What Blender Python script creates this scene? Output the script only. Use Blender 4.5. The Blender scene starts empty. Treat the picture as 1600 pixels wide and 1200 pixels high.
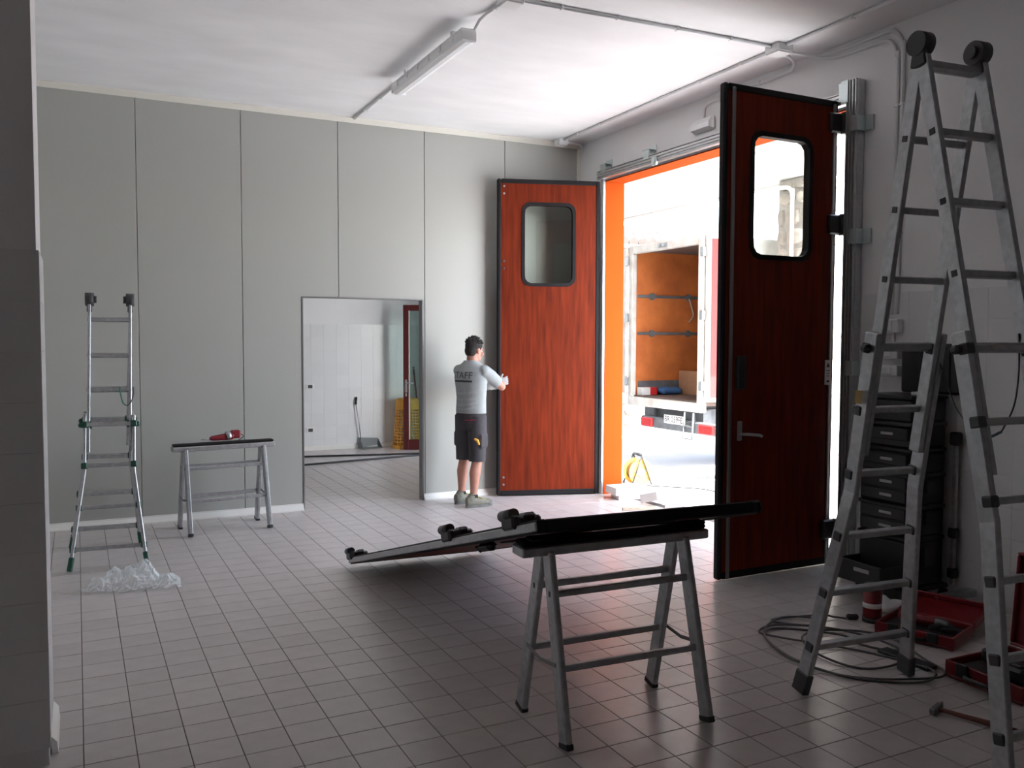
import bpy, bmesh, math, random
from mathutils import Vector, Matrix, Quaternion
from mathutils.bvhtree import BVHTree
random.seed(7)
SC = bpy.context.scene
COL = SC.collection
PI = math.pi
# ------------------------------------------------------------------ camera
F_PX, YAW, PITCH, ROLL, CAM_H = 1359.93, .463767, .0500327, .0026564, 1.725
_fw = Vector((math.sin(YAW)*math.cos(PITCH), math.cos(YAW)*math.cos(PITCH), -math.sin(PITCH)))
_rt = Vector((math.cos(YAW), -math.sin(YAW), 0)); _up = _rt.cross(_fw)
_r2 = _rt*math.cos(ROLL) + _up*math.sin(ROLL); _u2 = _up*math.cos(ROLL) - _rt*math.sin(ROLL)
cam_d = bpy.data.cameras.new('camera'); cam = bpy.data.objects.new('camera', cam_d); COL.objects.link(cam)
cam_d.sensor_width = 36; cam_d.lens = 36*F_PX/1600; cam_d.clip_start = .05; cam_d.clip_end = 300
cam.matrix_world = Matrix(((_r2.x,_u2.x,-_fw.x,0),(_r2.y,_u2.y,-_fw.y,0),(_r2.z,_u2.z,-_fw.z,CAM_H),(0,0,0,1)))
SC.camera = cam
# ------------------------------------------------------------------ sky, sun, exposure
SUN_EL, SUN_DIR = math.radians(51), Vector((-.06, -1, 0)).normalized()
world = bpy.data.worlds.new('sky'); SC.world = world; world.use_nodes = True
wn = world.node_tree.nodes; wl = world.node_tree.links
bg = wn['Background']; sky = wn.new('ShaderNodeTexSky'); sky.sky_type = 'NISHITA'; sky.sun_disc = False
sky.sun_elevation = SUN_EL; sky.sun_rotation = math.atan2(SUN_DIR.x, SUN_DIR.y); sky.altitude = 300; sky.dust_density = 2.5
bw_ = wn.new('ShaderNodeRGBToBW'); hz_ = wn.new('ShaderNodeMixRGB'); hz_.inputs[0].default_value = .5   # hazy sky
wl.new(sky.outputs[0], bw_.inputs[0]); wl.new(sky.outputs[0], hz_.inputs[1]); wl.new(bw_.outputs[0], hz_.inputs[2]); wl.new(hz_.outputs[0], bg.inputs[0]); bg.inputs[1].default_value = 4.0
sun_d = bpy.data.lights.new('sun', 'SUN'); sun = bpy.data.objects.new('sun', sun_d); COL.objects.link(sun)
sun_d.energy = 44; sun_d.angle = math.radians(.6); sun_d.color = (1, .975, .94)
_to = (SUN_DIR*math.cos(SUN_EL) + Vector((0,0,math.sin(SUN_EL))))
sun.rotation_euler = _to.to_track_quat('Z', 'Y').to_euler(); sun.location = (20, -30, 30)
vs = SC.view_settings; vs.view_transform = 'Standard'; vs.look = 'None'; vs.gamma = 1; vs.use_curve_mapping = False
vs.exposure = -0.88
cy = SC.cycles
cy.max_bounces = 12; cy.diffuse_bounces = 8; cy.glossy_bounces = 5; cy.transparent_max_bounces = 12
cy.caustics_reflective = False; cy.caustics_refractive = False; cy.sample_clamp_indirect = 12
def portal(loc, rot, sx, sy):
    d = bpy.data.lights.new('sky_portal', 'AREA'); d.shape = 'RECTANGLE'; d.size = sx; d.size_y = sy
    d.cycles.is_portal = True
    o = bpy.data.objects.new('sky_portal', d); COL.objects.link(o); o.location = loc; o.rotation_euler = rot
portal((5.5, 6.57, 1.74), (0, PI/2, 0), 3.48, 3.34)
portal((5.5, 10.2, 1.65), (0, PI/2, 0), 3.3, 2.2)
portal((5.5, 12.1, 1.16), (0, PI/2, 0), 2.3, 1.05)
# ------------------------------------------------------------------ materials
def mat(name, col, rough=.5, metal=0, var=0, vscale=6, bump=0, bscale=60, spec=.5, stretch=None, col2=None, detail=4):
    m = bpy.data.materials.new(name); m.use_nodes = True; nt = m.node_tree; n = nt.nodes; l = nt.links
    b = n['Principled BSDF']; b.inputs['Roughness'].default_value = rough; b.inputs['Metallic'].default_value = metal
    b.inputs['Specular IOR Level'].default_value = spec; b.inputs['Base Color'].default_value = (*col, 1)
    if var or bump:
        tc = n.new('ShaderNodeTexCoord'); mp = n.new('ShaderNodeMapping'); l.new(tc.outputs['Object'], mp.inputs[0])
        if stretch: mp.inputs['Scale'].default_value = stretch
    if var:
        t = n.new('ShaderNodeTexNoise'); t.inputs['Scale'].default_value = vscale; t.inputs['Detail'].default_value = detail
        l.new(mp.outputs[0], t.inputs[0]); r = n.new('ShaderNodeValToRGB')
        c2 = col2 or tuple(max(0, c*(1-var)) for c in col)
        r.color_ramp.elements[0].position = .3; r.color_ramp.elements[1].position = .7
        r.color_ramp.elements[0].color = (*c2, 1); r.color_ramp.elements[1].color = (*col, 1)
        l.new(t.outputs[0], r.inputs[0]); l.new(r.outputs[0], b.inputs['Base Color'])
    if bump:
        t2 = n.new('ShaderNodeTexNoise'); t2.inputs['Scale'].default_value = bscale; t2.inputs['Detail'].default_value = 3
        l.new(mp.outputs[0], t2.inputs[0]); bp = n.new('ShaderNodeBump'); bp.inputs['Strength'].default_value = bump
        bp.inputs['Distance'].default_value = .01; l.new(t2.outputs[0], bp.inputs['Height']); l.new(bp.outputs[0], b.inputs['Normal'])
    return m
def per_object(m, amount):
    """small tone difference from piece to piece"""
    nt = m.node_tree; n = nt.nodes; l = nt.links; b = n['Principled BSDF']
    oi = n.new('ShaderNodeObjectInfo'); hs = n.new('ShaderNodeHueSaturation')
    mr = n.new('ShaderNodeMapRange'); mr.inputs[3].default_value = 1-amount; mr.inputs[4].default_value = 1+amount
    l.new(oi.outputs['Random'], mr.inputs[0]); l.new(mr.outputs[0], hs.inputs['Value'])
    src = b.inputs['Base Color'].links[0].from_socket if b.inputs['Base Color'].links else None
    if src: l.new(src, hs.inputs['Color'])
    else: hs.inputs['Color'].default_value = b.inputs['Base Color'].default_value
    l.new(hs.outputs[0], b.inputs['Base Color'])
def glass_mat(name, tint, refl=.85, rough=.02):
    m = bpy.data.materials.new(name); m.use_nodes = True; nt = m.node_tree; n = nt.nodes; l = nt.links
    n.remove(n['Principled BSDF']); out = n['Material Output']
    tr = n.new('ShaderNodeBsdfTransparent'); tr.inputs[0].default_value = (*tint, 1)
    gl = n.new('ShaderNodeBsdfGlossy'); gl.inputs['Roughness'].default_value = rough
    fr = n.new('ShaderNodeLayerWeight'); pw = n.new('ShaderNodeMath'); pw.operation = 'POWER'; pw.inputs[1].default_value = 4.5
    l.new(fr.outputs['Facing'], pw.inputs[0])
    mm = n.new('ShaderNodeMath'); mm.operation = 'MULTIPLY_ADD'; mm.inputs[1].default_value = refl; mm.inputs[2].default_value = .045; l.new(pw.outputs[0], mm.inputs[0])
    mx = n.new('ShaderNodeMixShader'); l.new(mm.outputs[0], mx.inputs[0]); l.new(tr.outputs[0], mx.inputs[1]); l.new(gl.outputs[0], mx.inputs[2])
    l.new(mx.outputs[0], out.inputs[0]); return m
M = {}
M['tile'] = mat('floor_tile', (.57,.525,.51), .30, var=.10, vscale=9, bump=.06, bscale=30); per_object(M['tile'], .05)
M['grout'] = mat('grout', (.12,.10,.095), .85)
M['plaster'] = mat('ceiling_plaster', (.91,.91,.91), .6, var=.10, vscale=1.3, bump=.12, bscale=1.6, stretch=(1,2.2,1), detail=6)
M['paint'] = mat('wall_paint', (.83,.83,.83), .6, var=.03, vscale=2, bump=.1, bscale=90)
M['panel'] = mat('wall_panel', (.39,.395,.365), .33, bump=.03, bscale=140)
M['trimw'] = mat('trim_white', (.80,.79,.75), .45)
M['trimc'] = mat('trim_cream', (.72,.70,.62), .5)
M['walltile'] = mat('wall_tile', (.76,.77,.77), .25); per_object(M['walltile'], .02)
M['wallgrout'] = mat('wall_grout', (.74,.74,.74), .8)
M['orange'] = mat('orange_paint', (.44,.068,.008), .85, var=.06, vscale=3, spec=.08)
M['alu'] = mat('aluminium', (.62,.63,.64), .36, 1, var=.12, vscale=22)
M['aludull'] = mat('worn_aluminium', (.50,.51,.52), .42, .9, var=.25, vscale=30)
M['zinc'] = mat('zinc_plate', (.66,.74,.74), .35, .8)
M['steel'] = mat('steel', (.55,.55,.56), .3, 1)
M['edge'] = mat('dark_steel_trim', (.22,.22,.22), .4, .6)
M['rubber'] = mat('black_rubber', (.012,.011,.012), .6, spec=.2)
M['plasticb'] = mat('black_plastic', (.022,.022,.024), .42)
M['green'] = mat('green_plastic', (.012,.075,.045), .45)
M['dgrey'] = mat('dark_grey_plastic', (.06,.062,.065), .5)
M['pvc'] = mat('grey_conduit', (.80,.81,.81), .35)
M['white'] = mat('white_plastic', (.82,.82,.80), .4)
M['wood'] = mat('cherry_wood', (.20,.026,.007), .5, var=.4, vscale=4, stretch=(6,6,.5), spec=.12, col2=(.095,.012,.004), detail=6)
M['pane'] = glass_mat('window_glass', (.90,.92,.90))
M['foamw'] = mat('white_foam', (.85,.85,.84), .8, bump=.1, bscale=120)
M['woodp'] = mat('pale_wood', (.50,.42,.33), .7, var=.3, vscale=8, stretch=(1,8,8))
def obj_mesh_inner(verts, faces, name):
    me = bpy.data.meshes.new(name); me.from_pydata(verts, [], faces); me.validate(); me.update(); return me
# ------------------------------------------------------------------ mesh helpers
class MB:
    def __init__(s): s.v = []; s.f = []; s.sm = []
    def add(s, vs_, fs, smooth=False):
        o = len(s.v); s.v += [Vector(p) for p in vs_]; s.f += [tuple(i+o for i in f) for f in fs]; s.sm += [smooth]*len(fs); return s
    def box(s, c, d, bev=0, rot=None):
        """chamfered box: centre c, full size d, rot = 3x3 Matrix"""
        hx, hy, hz = d[0]/2, d[1]/2, d[2]/2
        b = min(bev, hx*.95, hy*.95, hz*.95); c = Vector(c); R = rot or Matrix.Identity(3)
        if b <= 0:
            P = [R @ Vector((x,y,z)) + c for x in (-hx,hx) for y in (-hy,hy) for z in (-hz,hz)]
            return s.add(P, [(0,1,3,2),(4,6,7,5),(0,4,5,1),(2,3,7,6),(0,2,6,4),(1,5,7,3)])
        P = []; idx = {}
        for sx in (-1,1):
            for sy in (-1,1):
                for sz in (-1,1):
                    for a in range(3):
                        q = [sx*(hx-b), sy*(hy-b), sz*(hz-b)]; q[a] += (sx,sy,sz)[a]*b
                        idx[sx,sy,sz,a] = len(P); P.append(R @ Vector(q) + c)
        Fs = []
        for a in range(3):
            o1, o2 = [i for i in range(3) if i != a]
            for sg in (-1,1):
                lp = []
                for u, w in ((-1,-1),(1,-1),(1,1),(-1,1)):
                    k = [0,0,0]; k[a] = sg; k[o1] = u; k[o2] = w; lp.append(idx[(*k, a)])
                if (sg > 0) != (a != 1): lp.reverse()
                Fs.append(tuple(lp))
        for a in range(3):
            o1, o2 = [i for i in range(3) if i != a]
            for u in (-1,1):
                for w in (-1,1):
                    k0 = [0,0,0]; k0[o1] = u; k0[o2] = w; k1 = k0[:]; k0[a] = -1; k1[a] = 1
                    Fs.append((idx[(*k0,o1)], idx[(*k1,o1)], idx[(*k1,o2)], idx[(*k0,o2)]))
        for sx in (-1,1):
            for sy in (-1,1):
                for sz in (-1,1): Fs.append((idx[sx,sy,sz,0], idx[sx,sy,sz,1], idx[sx,sy,sz,2]))
        return s.add(P, Fs)
    def bb(s, x0, x1, y0, y1, z0, z1, bev=0): return s.box(((x0+x1)/2,(y0+y1)/2,(z0+z1)/2), (x1-x0,y1-y0,z1-z0), bev)
    def bar(s, a, b, w, t, ref=(0,0,1), bev=.002):
        """rectangular bar a->b; w = size along (ref made perpendicular), t = the other"""
        a, b = Vector(a), Vector(b); d = b-a; L = d.length; d.normalize(); r = Vector(ref); r = (r - d*r.dot(d)).normalized(); q = d.cross(r)
        R = Matrix((r, q, d)).transposed(); return s.box((a+b)/2, (w, t, L), bev, R)
    def tube(s, pts, r, n=8, closed=False, cap=True):
        P = [Vector(p) for p in pts]; N = len(P); rs = r if isinstance(r, (list,tuple)) else [r]*N
        tang = []
        for i in range(N):
            a = P[(i-1) % N] if (closed or i > 0) else P[i]; b = P[(i+1) % N] if (closed or i < N-1) else P[i]
            tang.append((b-a).normalized())
        t = tang[0]; u = t.orthogonal().normalized(); V = []; fr = []
        for i in range(N):
            if i: u = tang[i-1].rotation_difference(tang[i]) @ u
            w = tang[i].cross(u)
            for k in range(n):
                an = 2*PI*k/n; V.append(P[i] + (u*math.cos(an) + w*math.sin(an))*rs[i])
        Fs = []
        for i in range(N if closed else N-1):
            j = (i+1) % N
            for k in range(n): Fs.append((i*n+k, i*n+(k+1) % n, j*n+(k+1) % n, j*n+k))
        s.add(V, Fs, True)
        if cap and not closed:
            o = len(s.v)-N*n; s.f.append(tuple(o+k for k in reversed(range(n)))); s.sm.append(False)
            s.f.append(tuple(o+(N-1)*n+k for k in range(n))); s.sm.append(False)
        return s
    def cyl(s, a, b, r, n=16, r2=None): return s.tube([a, b], [r, r if r2 is None else r2], n)
    def ell(s, c, rad, R=None, n=16, m=10):
        c = Vector(c); R = R or Matrix.Identity(3); V = []; Fs = []
        for i in range(m+1):
            th = PI*i/m
            for k in range(n):
                ph = 2*PI*k/n; V.append(R @ Vector((rad[0]*math.sin(th)*math.cos(ph), rad[1]*math.sin(th)*math.sin(ph), rad[2]*math.cos(th))) + c)
        for i in range(m):
            for k in range(n): Fs.append((i*n+k, (i+1)*n+k, (i+1)*n+(k+1) % n, i*n+(k+1) % n))
        return s.add(V, Fs, True)
    def caps(s, a, b, ra, rb, n=14):
        a, b = Vector(a), Vector(b); d = (b-a); L = d.length; d.normalize(); pts = []; rr = []
        for i in range(5): an = PI/2*i/5; pts.append(a - d*ra*math.cos(an)); rr.append(max(ra*math.sin(an), .0005))
        pts += [a, b]; rr += [ra, rb]
        for i in range(4, -1, -1): an = PI/2*i/5; pts.append(b + d*rb*math.cos(an)); rr.append(max(rb*math.sin(an), .0005))
        return s.tube(pts, rr, n)
    def chain(s, pts, rs):
        for i in range(len(pts)-1): s.caps(pts[i], pts[i+1], rs[i], rs[i+1])
        return s
    def loft(s, rings, n=24, cap=True):
        """rings: (centre, rx, ry, xaxis, yaxis)"""
        V = []; Fs = []; N = len(rings)
        for c, rx, ry, ax, ay in rings:
            c, ax, ay = Vector(c), Vector(ax), Vector(ay)
            for k in range(n): an = 2*PI*k/n; V.append(c + ax*rx*math.cos(an) + ay*ry*math.sin(an))
        for i in range(N-1):
            for k in range(n): Fs.append((i*n+k, i*n+(k+1) % n, (i+1)*n+(k+1) % n, (i+1)*n+k))
        s.add(V, Fs, True)
        if cap:
            o = len(s.v)-N*n; s.f.append(tuple(o+k for k in reversed(range(n)))); s.sm.append(False)
            s.f.append(tuple(o+(N-1)*n+k for k in range(n))); s.sm.append(False)
        return s
    def prism(s, poly, vec):
        n = len(poly); v = Vector(vec); P = [Vector(p) for p in poly]
        return s.add(P + [p+v for p in P], [tuple(reversed(range(n))), tuple(range(n, 2*n))] + [(i, (i+1) % n, n+(i+1) % n, n+i) for i in range(n)])
    def ring(s, outer, inner, vec):
        """slab between two loops of equal length, extruded by vec"""
        n = len(outer); v = Vector(vec); O = [Vector(p) for p in outer]; I = [Vector(p) for p in inner]
        V = O + I + [p+v for p in O] + [p+v for p in I]; Fs = []
        for i in range(n):
            j = (i+1) % n
            Fs += [(i, n+i, n+j, j), (2*n+i, 2*n+j, 3*n+j, 3*n+i), (i, j, 2*n+j, 2*n+i), (n+i, 3*n+i, 3*n+j, n+j)]
        return s.add(V, Fs)
    def xf(s, fn):
        s.v = [fn(p) for p in s.v]; return s
def fixn(me):
    bm = bmesh.new(); bm.from_mesh(me); bmesh.ops.recalc_face_normals(bm, faces=bm.faces); bm.to_mesh(me); bm.free()
WM = {}
def props(o, label=None, cat=None, group=None, kind=None):
    if label: o['label'] = label
    if cat: o['category'] = cat
    if group: o['group'] = group
    if kind: o['kind'] = kind
    return o
def obj(name, mb, m, parent=None, label=None, cat=None, group=None, kind=None, fix=True):
    """mb in world coordinates -> ONE mesh object; origin at its base, or inside its parent's frame"""
    if parent is not None:
        W = WM.get(parent.name, Matrix.Identity(4)); inv = W.inverted(); vs_ = [inv @ p for p in mb.v]; own = W; base = Vector()
    else:
        xs = [p.x for p in mb.v]; ys = [p.y for p in mb.v]; zs = [p.z for p in mb.v]
        base = Vector(((min(xs)+max(xs))/2, (min(ys)+max(ys))/2, min(zs))); vs_ = [p-base for p in mb.v]; own = Matrix.Translation(base)
    me = bpy.data.meshes.new(name); me.from_pydata([tuple(p) for p in vs_], [], mb.f); me.validate()
    if len(me.polygons) == len(mb.sm): me.polygons.foreach_set('use_smooth', mb.sm)
    me.update()
    if fix: fixn(me)
    me.materials.append(M[m] if isinstance(m, str) else m)
    o = bpy.data.objects.new(name, me); COL.objects.link(o)
    if parent is not None: o.parent = parent
    else: o.location = base
    WM[o.name] = own
    return props(o, label, cat, group, kind)
def thing(name, loc, label=None, cat=None, group=None, kind=None, rz=0):
    o = bpy.data.objects.new(name, None); COL.objects.link(o); o.location = loc; o.rotation_euler = (0,0,rz); o.empty_display_size = .1
    WM[o.name] = Matrix.Translation(Vector(loc)) @ Matrix.Rotation(rz, 4, 'Z')
    return props(o, label, cat, group, kind)
def linked(name, me, parent, loc, rot=None):
    o = bpy.data.objects.new(name, me); COL.objects.link(o); o.parent = parent
    o.location = WM[parent.name].inverted() @ Vector(loc)
    if rot: o.rotation_euler = rot
    return o
def spline(pts, n=8, closed=False):
    P = [Vector(p) for p in pts]; out = []; N = len(P)
    for i in range(N if closed else N-1):
        g = lambda k: P[k % N] if closed else P[max(0, min(N-1, k))]
        p0, p1, p2, p3 = g(i-1), g(i), g(i+1), g(i+2)
        for k in range(n):
            t = k/n; out.append(.5*((2*p1)+(p2-p0)*t+(2*p0-5*p1+4*p2-p3)*t*t+(3*p1-p0-3*p2+p3)*t**3))
    if not closed: out.append(P[-1])
    return out
def rrect(w, h, r, n=6):
    """rounded rectangle loop in 2D, centred"""
    out = []
    for cx, cy_, a0 in ((w/2-r,h/2-r,0),(-w/2+r,h/2-r,PI/2),(-w/2+r,-h/2+r,PI),(w/2-r,-h/2+r,1.5*PI)):
        for k in range(n+1): a = a0+PI/2*k/n; out.append((cx+r*math.cos(a), cy_+r*math.sin(a)))
    return out
def remeshed(mb, voxel, smooth=3, name='m'):
    me = bpy.data.meshes.new(name); me.from_pydata([tuple(p) for p in mb.v], [], mb.f); me.validate(); me.update(); fixn(me)
    o = bpy.data.objects.new('tmp', me); COL.objects.link(o)
    r = o.modifiers.new('r', 'REMESH'); r.mode = 'VOXEL'; r.voxel_size = voxel
    if smooth: s = o.modifiers.new('s', 'SMOOTH'); s.iterations = smooth; s.factor = .5
    dg = bpy.context.evaluated_depsgraph_get(); ev = o.evaluated_get(dg); m2 = ev.to_mesh()
    out = MB(); out.v = [v.co.copy() for v in m2.vertices]; out.f = [tuple(p.vertices) for p in m2.polygons]; out.sm = [True]*len(out.f)
    ev.to_mesh_clear(); bpy.data.objects.remove(o); bpy.data.meshes.remove(me); return out
def text_mb(body, size, font_align='CENTER', extrude=0):
    cu = bpy.data.curves.new('t', 'FONT'); cu.body = body; cu.size = size; cu.align_x = font_align; cu.align_y = 'CENTER'; cu.extrude = extrude
    o = bpy.data.objects.new('t', cu); COL.objects.link(o); dg = bpy.context.evaluated_depsgraph_get(); me = o.evaluated_get(dg).to_mesh()
    mb = MB(); mb.v = [v.co.copy() for v in me.vertices]; mb.f = [tuple(p.vertices) for p in me.polygons]; mb.sm = [False]*len(mb.f)
    o.evaluated_get(dg).to_mesh_clear(); bpy.data.objects.remove(o); bpy.data.curves.remove(cu); return mb
def in_frame(p, margin=0):
    d = Vector(p)-Vector((0,0,CAM_H)); z = d.dot(_fw)
    if z < .1: return False
    x = 800+F_PX*d.dot(_r2)/z; y = 600-F_PX*d.dot(_u2)/z
    return -margin < x < 1600+margin and -margin < y < 1200+margin
# ================================================================== SETTING
XR, YB, ZC = 5.27, 8.78, 3.985           # right wall face, back wall face, ceiling
XO = 5.50                                # outer face of the right wall
XL, YF = -2.6, -5.0                      # walls out of view
Y0, Y1, ZD = 4.84, 8.24, 3.49            # door opening
YN = 13.5                                # far wall of the next room
# ---- floor with tiles
fl = obj('floor', MB().bb(XL-.1, XO, YF-.1, YN+.1, -.20, -.0035), 'grout', kind='structure')
T = .2; gx, gy, jw = .1935, .0583, .0042
near = []; rest = MB()
tm = MB().box((0,0,-.004), (T-jw, T-jw, .008), .0012)
def tile_mesh(mb, m, name):
    me = bpy.data.meshes.new(name); me.from_pydata([tuple(p) for p in mb.v], [], mb.f); me.validate(); fixn(me); me.materials.append(M[m]); return me
ftm = tile_mesh(tm, 'tile', 'floor_tile')
cells = []
for i in range(int((XL-gx)/T)-1, int((XO-gx)/T)+1):
    for j in range(int((YF-gy)/T)-1, int((YN-gy)/T)+1):
        cx, cy_ = gx+(i+.5)*T, gy+(j+.5)*T
        if cx-T/2 < XL-.05 or cx+T/2 > XO-.0 or cy_-T/2 < YF-.05 or cy_+T/2 > YN: continue
        cells.append((cx, cy_))
vis = sorted([c for c in cells if in_frame((c[0], c[1], 0), 30) and (c[0] > -.12 or c[1] > 4.4)], key=lambda c: c[0]**2+c[1]**2)[:300]
vset = set(vis)
for c in vis: linked('tile', ftm, fl, (c[0], c[1], random.uniform(-.0004, .0004)))
for c in cells:
    if c in vset: continue
    rest.add([Vector((c[0],c[1],random.uniform(-.0004,.0004)))+p for p in tm.v], tm.f)
obj('tile', rest, 'tile', fl, kind='stuff')
# ---- ceiling
obj('ceiling', MB().bb(XL-.1, XO, YF-.1, YN+.1, ZC, ZC+.25), 'plaster', kind='structure')
# ---- back wall of insulated panels, with the doorway
DX0, DX1, DZ = 2.03, 3.325, 2.15
wb = obj('wall_back', MB().bb(XL, DX0-.02, YB+.02, YB+.075, 0, ZC-.001).bb(DX1+.02, XR, YB+.02, YB+.075, 0, ZC-.001).bb(DX0-.02, DX1+.02, YB+.02, YB+.075, DZ+.02, ZC-.001), 'trimc', kind='structure')
seams = [-2.33, -1.38, -.43, .52, 1.455, 2.407, 3.344, 4.296]
edges = [XL] + seams + [XR]
def wall_panel(poly):
    mb = MB(); g = .0028
    # chamfered slab: outer loop on the back, inset loop on the front
    P = [Vector((x, YB+.02, z)) for x, z in poly]
    c = sum(poly[i][0] for i in range(len(poly)))/len(poly)
    n = len(poly); ins = []
    for i in range(n):
        a, b, d = Vector(poly[i-1]), Vector(poly[i]), Vector(poly[(i+1) % n])
        e1, e2 = (b-a).normalized(), (d-b).normalized(); n1, n2 = Vector((-e1.y, e1.x)), Vector((-e2.y, e2.x))
        ins.append(b + (n1+n2)*g)
    mid = [Vector((p.x, YB+.0035, p.y)) for p in ins]; ins2 = []
    for i in range(n):
        a, b, d = ins[i-1], ins[i], ins[(i+1) % n]
        e1, e2 = (b-a).normalized(), (d-b).normalized(); n1, n2 = Vector((-e1.y, e1.x)), Vector((-e2.y, e2.x)); ins2.append(b+(n1+n2)*.0035)
    fr = [Vector((p.x, YB, p.y)) for p in ins2]; bk = [Vector((p.x, YB+.02, p.y)) for p in ins]
    V = bk+mid+fr; Fs = [tuple(range(2*n, 3*n))]
    for k in (0, n):
        for i in range(n): Fs.append((k+i, k+(i+1) % n, k+n+(i+1) % n, k+n+i))
    return mb.add(V, Fs)
for a, b in zip(edges[:-1], edges[1:]):
    if a < DX0 < b: poly = [(a,0),(DX0,0),(DX0,DZ),(b,DZ),(b,ZC-.002),(a,ZC-.002)]
    elif a < DX1 and b > DX0 and b < DX1+.05: poly = [(a,DZ),(DX1,DZ),(DX1,0),(b,0),(b,ZC-.002),(a,ZC-.002)]
    else: poly = [(a,0),(b,0),(b,ZC-.002),(a,ZC-.002)]
    obj('panel', wall_panel(poly), 'panel', wb)
# panels on the other side of that partition
obj('panel', MB().bb(XL, DX0, YB+.075, YB+.09, 0, ZC-.002).bb(DX1, XR, YB+.075, YB+.09, 0, ZC-.002).bb(DX0, DX1, YB+.075, YB+.09, DZ, ZC-.002), 'panel', wb)
t = obj('trim_1', MB().bb(DX0-.001, DX0+.012, YB-.006, YB+.096, 0, DZ+.012), 'edge', kind='structure')
obj('trim_2', MB().bb(DX1-.012, DX1+.001, YB-.006, YB+.096, 0, DZ+.012), 'edge', kind='structure')
obj('trim_3', MB().bb(DX0+.012, DX1-.012, YB-.006, YB+.096, DZ-.001, DZ+.012), 'edge', kind='structure')
obj('trim_4', MB().prism([(XL, YB, ZC-.05), (XL, YB-.008, ZC-.05), (XL, YB-.045, ZC-.012), (XL, YB-.045, ZC), (XL, YB, ZC)], (XR-XL, 0, 0)), 'trimc', kind='structure')
obj('trim_5', MB().bb(XR-.045, XR, YB-.012, YB, 0.07, ZC-.05), 'trimc', kind='structure')
def skirting(x0, x1, yb=YB):
    return MB().prism([(x0, yb, 0), (x0, yb-.045, 0), (x0, yb-.045, .012), (x0, yb-.03, .03), (x0, yb-.013, .055), (x0, yb-.011, .068), (x0, yb, .068)], (x1-x0, 0, 0))
obj('baseboard_left', skirting(XL, DX0-.002), 'trimw', kind='structure')
obj('baseboard_right', skirting(DX1+.002, XR), 'trimw', kind='structure')
# ---- right wall, orange reveals
RY0, RY1, RZ = 9.1, 11.3, 3.3              # unseen opening, added to let more daylight into the next room
NY0, NY1, NZ = 11.55, 12.65, 2.32         # glass door opening of the next room
wr = obj('wall_right', MB().bb(XR, XO, YF, Y0, 0, ZC).bb(XR, XO, Y1, RY0, 0, ZC).bb(XR, XO, RY0, RY1, RZ, ZC).bb(XR, XO, RY1, NY0, 0, ZC).bb(XR, XO, Y0, Y1, ZD, ZC).bb(XR, XO, NY0, NY1, NZ, ZC).bb(XR, XO, NY1, YN+.1, 0, ZC), 'paint', kind='structure')
obj('trim_6', MB().bb(XR+.001, XO+.012, Y1-.012, Y1, 0, ZD), 'orange', kind='structure')
obj('trim_7', MB().bb(XR+.001, XO+.012, Y0, Y0+.012, 0, ZD), 'orange', kind='structure')
obj('trim_8', MB().bb(XR+.001, XO+.012, Y0+.012, Y1-.012, ZD-.012, ZD), 'orange', kind='structure')
ZW = 2.075
wtm = tile_mesh(MB().box((0,0,0), (.008, .1990, .1990), .0006), 'walltile', 'wall_tile')
obj('wainscot_backing', MB().bb(XR-.005, XR, YF, 4.66, 0, ZW-.002), 'wallgrout', wr)
rest = MB(); wtmb = MB().box((0,0,0), (.008, .1990, .1990), .0006)
for j in range(75):
    y = 4.66-.1-j*.2
    if y < YF+.1: break
    for k in range(10):
        z = ZW-.1-k*.2
        if y > 2.9 and z > .1: linked('wall_tile', wtm, wr, (XR-.006, y, z))
        else: rest.add([p+Vector((XR-.006, y, z)) for p in wtmb.v], wtmb.f)
obj('wall_tile', rest, 'walltile', wr, kind='stuff')
# ---- wall end on the left
PX, PY0, PY1 = -.135, 3.92, 4.42
wl_ = obj('wall_left', MB().bb(XL, PX, PY0, PY1, 0, ZC), 'paint', kind='structure')
ltm = tile_mesh(MB().box((0,0,0), (.008, .1990, .1990), .0006), 'walltile', 'wall_tile')
ltf = tile_mesh(MB().box((0,0,0), (.1990, .008, .1990), .0006), 'walltile', 'wall_tile')
lth = tile_mesh(MB().box((0,0,0), (.008, .099, .1990), .0006), 'walltile', 'wall_tile')
obj('wainscot_backing', MB().bb(PX, PX+.004, PY0, PY1, .001, ZW-.002).bb(XL+.1, PX, PY0-.004, PY0, .001, ZW-.002), 'wallgrout', wl_)
for k in range(11):
    z = ZW-.1-k*.2
    if z < 0.07: break
    for y in (PY0+.092, PY0+.292): linked('wall_tile', ltm, wl_, (PX+.006, y, z))
    linked('wall_tile', lth, wl_, (PX+.006, PY0+.446, z))
    for i in range(3): linked('wall_tile', ltf, wl_, (PX+.010-.099-i*.2, PY0-.006, z))
obj('baseboard_end', MB().prism([(PX+.010, PY0+.1, 0), (PX+.035, PY0+.1, 0), (PX+.03, PY0+.1, .05), (PX+.010, PY0+.1, .075)], (0, PY1-PY0-.1, 0)), 'trimw', kind='structure')
# ---- walls behind the camera and out of view on the left
obj('wall_front', MB().bb(XL-.1, XO, YF-.2, YF, 0, ZC), 'paint', kind='structure')
obj('wall_side', MB().bb(XL-.2, XL, YF, YN+.1, 0, ZC), 'paint', kind='structure')
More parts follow.
